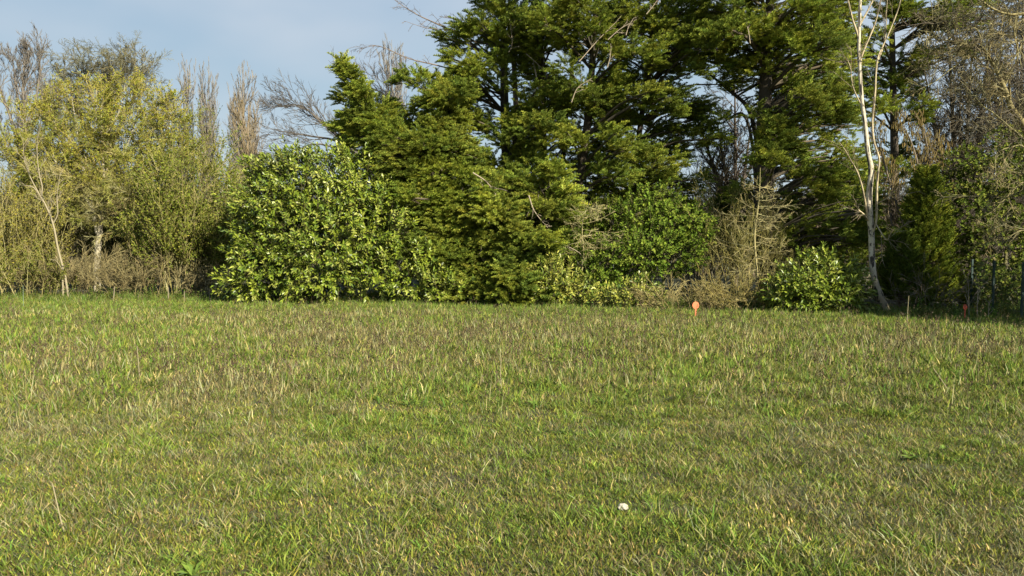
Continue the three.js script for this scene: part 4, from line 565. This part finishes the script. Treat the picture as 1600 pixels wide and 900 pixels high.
// ------------------------------------------------------------------ fence at the right, markers, stakes, stones
{
  const green = new THREE.MeshStandardMaterial({ color: new THREE.Color().setRGB(.014, .036, .03), roughness: .5 }), wireM = new THREE.MeshStandardMaterial({ color: new THREE.Color().setRGB(.018, .04, .032), roughness: .5 });
  const spots = [[1597, 16.0, 425], [1551, 17.6, 420], [1517, 19.0, 418]].map(([px, d]) => { const p = P(px, 475, d); p.y = 0; return p; }); spots.unshift(V(spots[0].x - .25, 0, spots[0].z + 2.4));
  const root = thing('wire_fence', 'dark green wire mesh fence with slim posts in the shade at the right', 'fence', spots[0]);
  for (const s of spots) { const m = new THREE.Mesh(new THREE.BoxGeometry(.042, 1.2, .042), green); m.position.set(s.x - root.position.x, .6, s.z - root.position.z); m.name = 'post'; m.castShadow = m.receiveShadow = true; root.add(m); const cap = new THREE.Mesh(new THREE.BoxGeometry(.048, .02, .048), green); cap.position.y = .611; cap.name = 'cap'; m.add(cap); }
  for (let k = 0; k < spots.length - 1; k++) { const b = new Builder(), A = spots[k], B = spots[k + 1], L = A.distanceTo(B); for (let j = 0; j <= 10; j++) { const y = .06 + j * .11; b.tube([V(A.x, y, A.z), V(B.x, y, B.z)], [.0022, .0022], 4, [1, 1, 1]); } for (let x = .05; x < L; x += .055) { const p = A.clone().lerp(B, x / L); b.tube([V(p.x, .04, p.z), V(p.x, 1.18, p.z)], [.0018, .0018], 3, [1, 1, 1]); } part(root, 'wire_panel', b, wireM, 'stuff'); }
}
{ // orange disc markers
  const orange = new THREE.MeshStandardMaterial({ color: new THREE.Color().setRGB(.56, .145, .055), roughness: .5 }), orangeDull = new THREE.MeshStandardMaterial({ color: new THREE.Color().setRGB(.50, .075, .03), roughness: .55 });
  const marker = (label, px, py, d, R, tilt, material, bottom) => {
    const c = P(px, py, d), root = thing('disc_marker', label, 'marker', V(c.x, 0, c.z)); root.rotation.y = tilt;
    const s = new THREE.Shape(); s.absarc(0, 0, R, 0, Math.PI * 2); const g = new THREE.ExtrudeGeometry(s, { depth: .008, bevelEnabled: true, bevelSize: .002, bevelThickness: .002, bevelSegments: 2, curveSegments: 32 }); g.translate(0, c.y, -.004);
    const m = new THREE.Mesh(g, material); m.name = 'disc'; m.castShadow = m.receiveShadow = true; root.add(m);
    const h = c.y - R * .7, st = new THREE.Shape([new THREE.Vector2(-.028, h + .02), new THREE.Vector2(-.017, h - .03), new THREE.Vector2(-.010, -.06), new THREE.Vector2(.010, -.06), new THREE.Vector2(.017, h - .03), new THREE.Vector2(.028, h + .02)]), sg = new THREE.ExtrudeGeometry(st, { depth: .010, bevelEnabled: true, bevelSize: .002, bevelThickness: .002, bevelSegments: 1 }); sg.translate(0, 0, -.005);
    const k = new THREE.Mesh(sg, material); k.name = 'stake'; k.castShadow = k.receiveShadow = true; root.add(k); return root;
  };
  marker('bright orange round disc marker on a stake in front of the brown brushwood', 1087, 477, 16.9, .078, .2, orange);
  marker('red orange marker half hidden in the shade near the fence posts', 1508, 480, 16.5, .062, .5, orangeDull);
}
{ // pale stakes along the left hedge and dry stalks in the field
  const r = rng(150);
  const stake = (name, cat, label, pts, d, rad, col, group, head) => { const p = pts.map(q => P(q[0], q[1], d)); const base = p[0].clone(); base.y = groundY(base.x, base.z) - .03; p[0].copy(base); const b = new Builder(), s = spline(p, [rad, rad * .6], 8); b.tube(s.pts, s.rad, 6, col); if (head) spawn(b, r, s.pts, s.rad.map(q => q * .8), .3, 0, { kids: [head], ratio: [.35], angle: .6, gnarl: .12, rise: .05, minr: .0025, color: col }, .55); const root = thing(name, label, cat, base, group); part(root, 'stem', b, MAT.straw); return root; };
  const pale = [.36, .31, .20], g1 = 'pale stakes along the left hedge', straw = [.47, .41, .24];
  stake('wooden_stake', 'stake', 'thin pale stake at the hedge foot under the willow', [[177, 470], [179, 448]], 21.6, .022, pale, g1);
  stake('wooden_stake', 'stake', 'short pale stake in front of the brambles, second from the left', [[216, 470], [216, 455]], 21.6, .018, pale, g1);
  stake('wooden_stake', 'stake', 'pale upright stake in front of the brambles, third from the left', [[263, 470], [263, 449]], 21.4, .020, pale, g1);
  stake('wooden_stake', 'stake', 'pale stake at the foot of the fresh green shrub', [[288, 474], [288, 455]], 21.2, .018, pale, g1);
  stake('wooden_stake', 'stake', 'pale stake closest to the left side of the huge laurel', [[329, 474], [327, 453]], 21.0, .024, pale, g1);
  stake('green_cane', 'cane', 'thin pale green cane standing upright near the left edge', [[37, 489], [36, 446]], 19.5, .009, [.30, .38, .24]);
  const g2 = 'dry stalks standing in the meadow';
  const list = [['tall leaning dry stalk in the left part of the meadow', [[219, 607], [217, 575], [214, 540]], 8.9, 0], ['forked pale dry stalk left of the tall leaning stalk', [[138, 557], [137, 545], [118, 526]], 11, 3], ['tall dry stalk with a seed head below the birch', [[1417, 517], [1418, 490], [1420, 462]], 14.6, 4], ['leaning dry stalk below the small laurel bush', [[1354, 580], [1350, 555], [1346, 530]], 10.2, 3], ['slanted dry stalk in the right meadow below the fence', [[1485, 615], [1472, 595], [1458, 575]], 8.3, 2], ['thin dry stalk in the middle of the meadow', [[784, 612], [782, 585], [783, 560]], 8.5, 3], ['pale dry stalk standing in the centre right of the meadow', [[891, 568], [894, 545], [895, 525]], 10.5, 2], ['bent dry stalk in the right half of the meadow', [[1098, 640], [1106, 620], [1114, 604]], 7.6, 3], ['dry stalk in the lower left corner grass', [[104, 862], [97, 820], [82, 756]], 4.1, 3], ['pale upright dry stalk near the lower right corner', [[1548, 806], [1548, 785], [1546, 766]], 4.7, 0]];
  for (const [label, pts, d, head] of list) stake('dry_stalk', 'dry stalk', label, pts, d, .0042 + .00022 * d, straw, g2, head);
  // dead weeds by the fence
  const weed = (label, px, d, h, seed) => { const q = rng(seed), p = P(px, 490, d); p.y = -.02; const root = thing('dead_weed', label, 'dead plant', p), b = new Builder(); grow(b, q, p, V(q.s() * .1, 1, 0), h, .014, 0, { kids: [5, 2], ratio: [.45, .4], angle: .55, gnarl: .07, rise: .05, minr: .004, color: [.34, .28, .19] }); part(root, 'stem', b, MAT.twig); };
  weed('tall branched dead weed beside the red orange marker', 1515, 16.8, .95, 151); weed('forked dead weed right of the red orange marker', 1528, 16.6, .75, 152); weed('small dead weed at the grass edge by the fence', 1545, 16.4, .4, 153);
}
{ // stones in the near grass
  const stone = (label, px, py, rx, ry, rz, col, seed) => { const d = -(() => { const a = P(px, py, 1), k = 1.6 / (1.6 - a.y); return -k; })(), p = P(px, py, d), root = thing('stone', label, 'stone', V(p.x, groundY(p.x, p.z), p.z)), g = new THREE.IcosahedronGeometry(1, 5), a = g.attributes.position, c = []; for (let k = 0; k < a.count; k++) { const v = V(a.getX(k), a.getY(k), a.getZ(k)), f = 1 + .34 * noise3.noise(v.x * 1.5 + seed, v.y * 1.5, v.z * 1.5) + .10 * noise3.noise(v.x * 6, v.y * 6 + seed, v.z * 6), m = 1 + .25 * noise3.noise(v.x * 7, v.y * 7, v.z * 7 + seed); a.setXYZ(k, v.x * rx * f, v.y * ry * f + ry * .55, v.z * rz * f); c.push(col[0] * m, col[1] * m, col[2] * m); } g.setAttribute('color', new THREE.Float32BufferAttribute(c, 3)); g.computeVertexNormals(); const m = new THREE.Mesh(g, MAT.bark); m.name = 'stone_body'; m.castShadow = m.receiveShadow = true; m.position.y = .022; root.add(m); };
  stone('white rounded stone lying in the near grass', 973, 800, .032, .019, .026, [.46, .42, .32], 1);
}
console.log('triangles', Math.round(triangles), 'top', scene.children.length);
renderer.render(scene, camera);
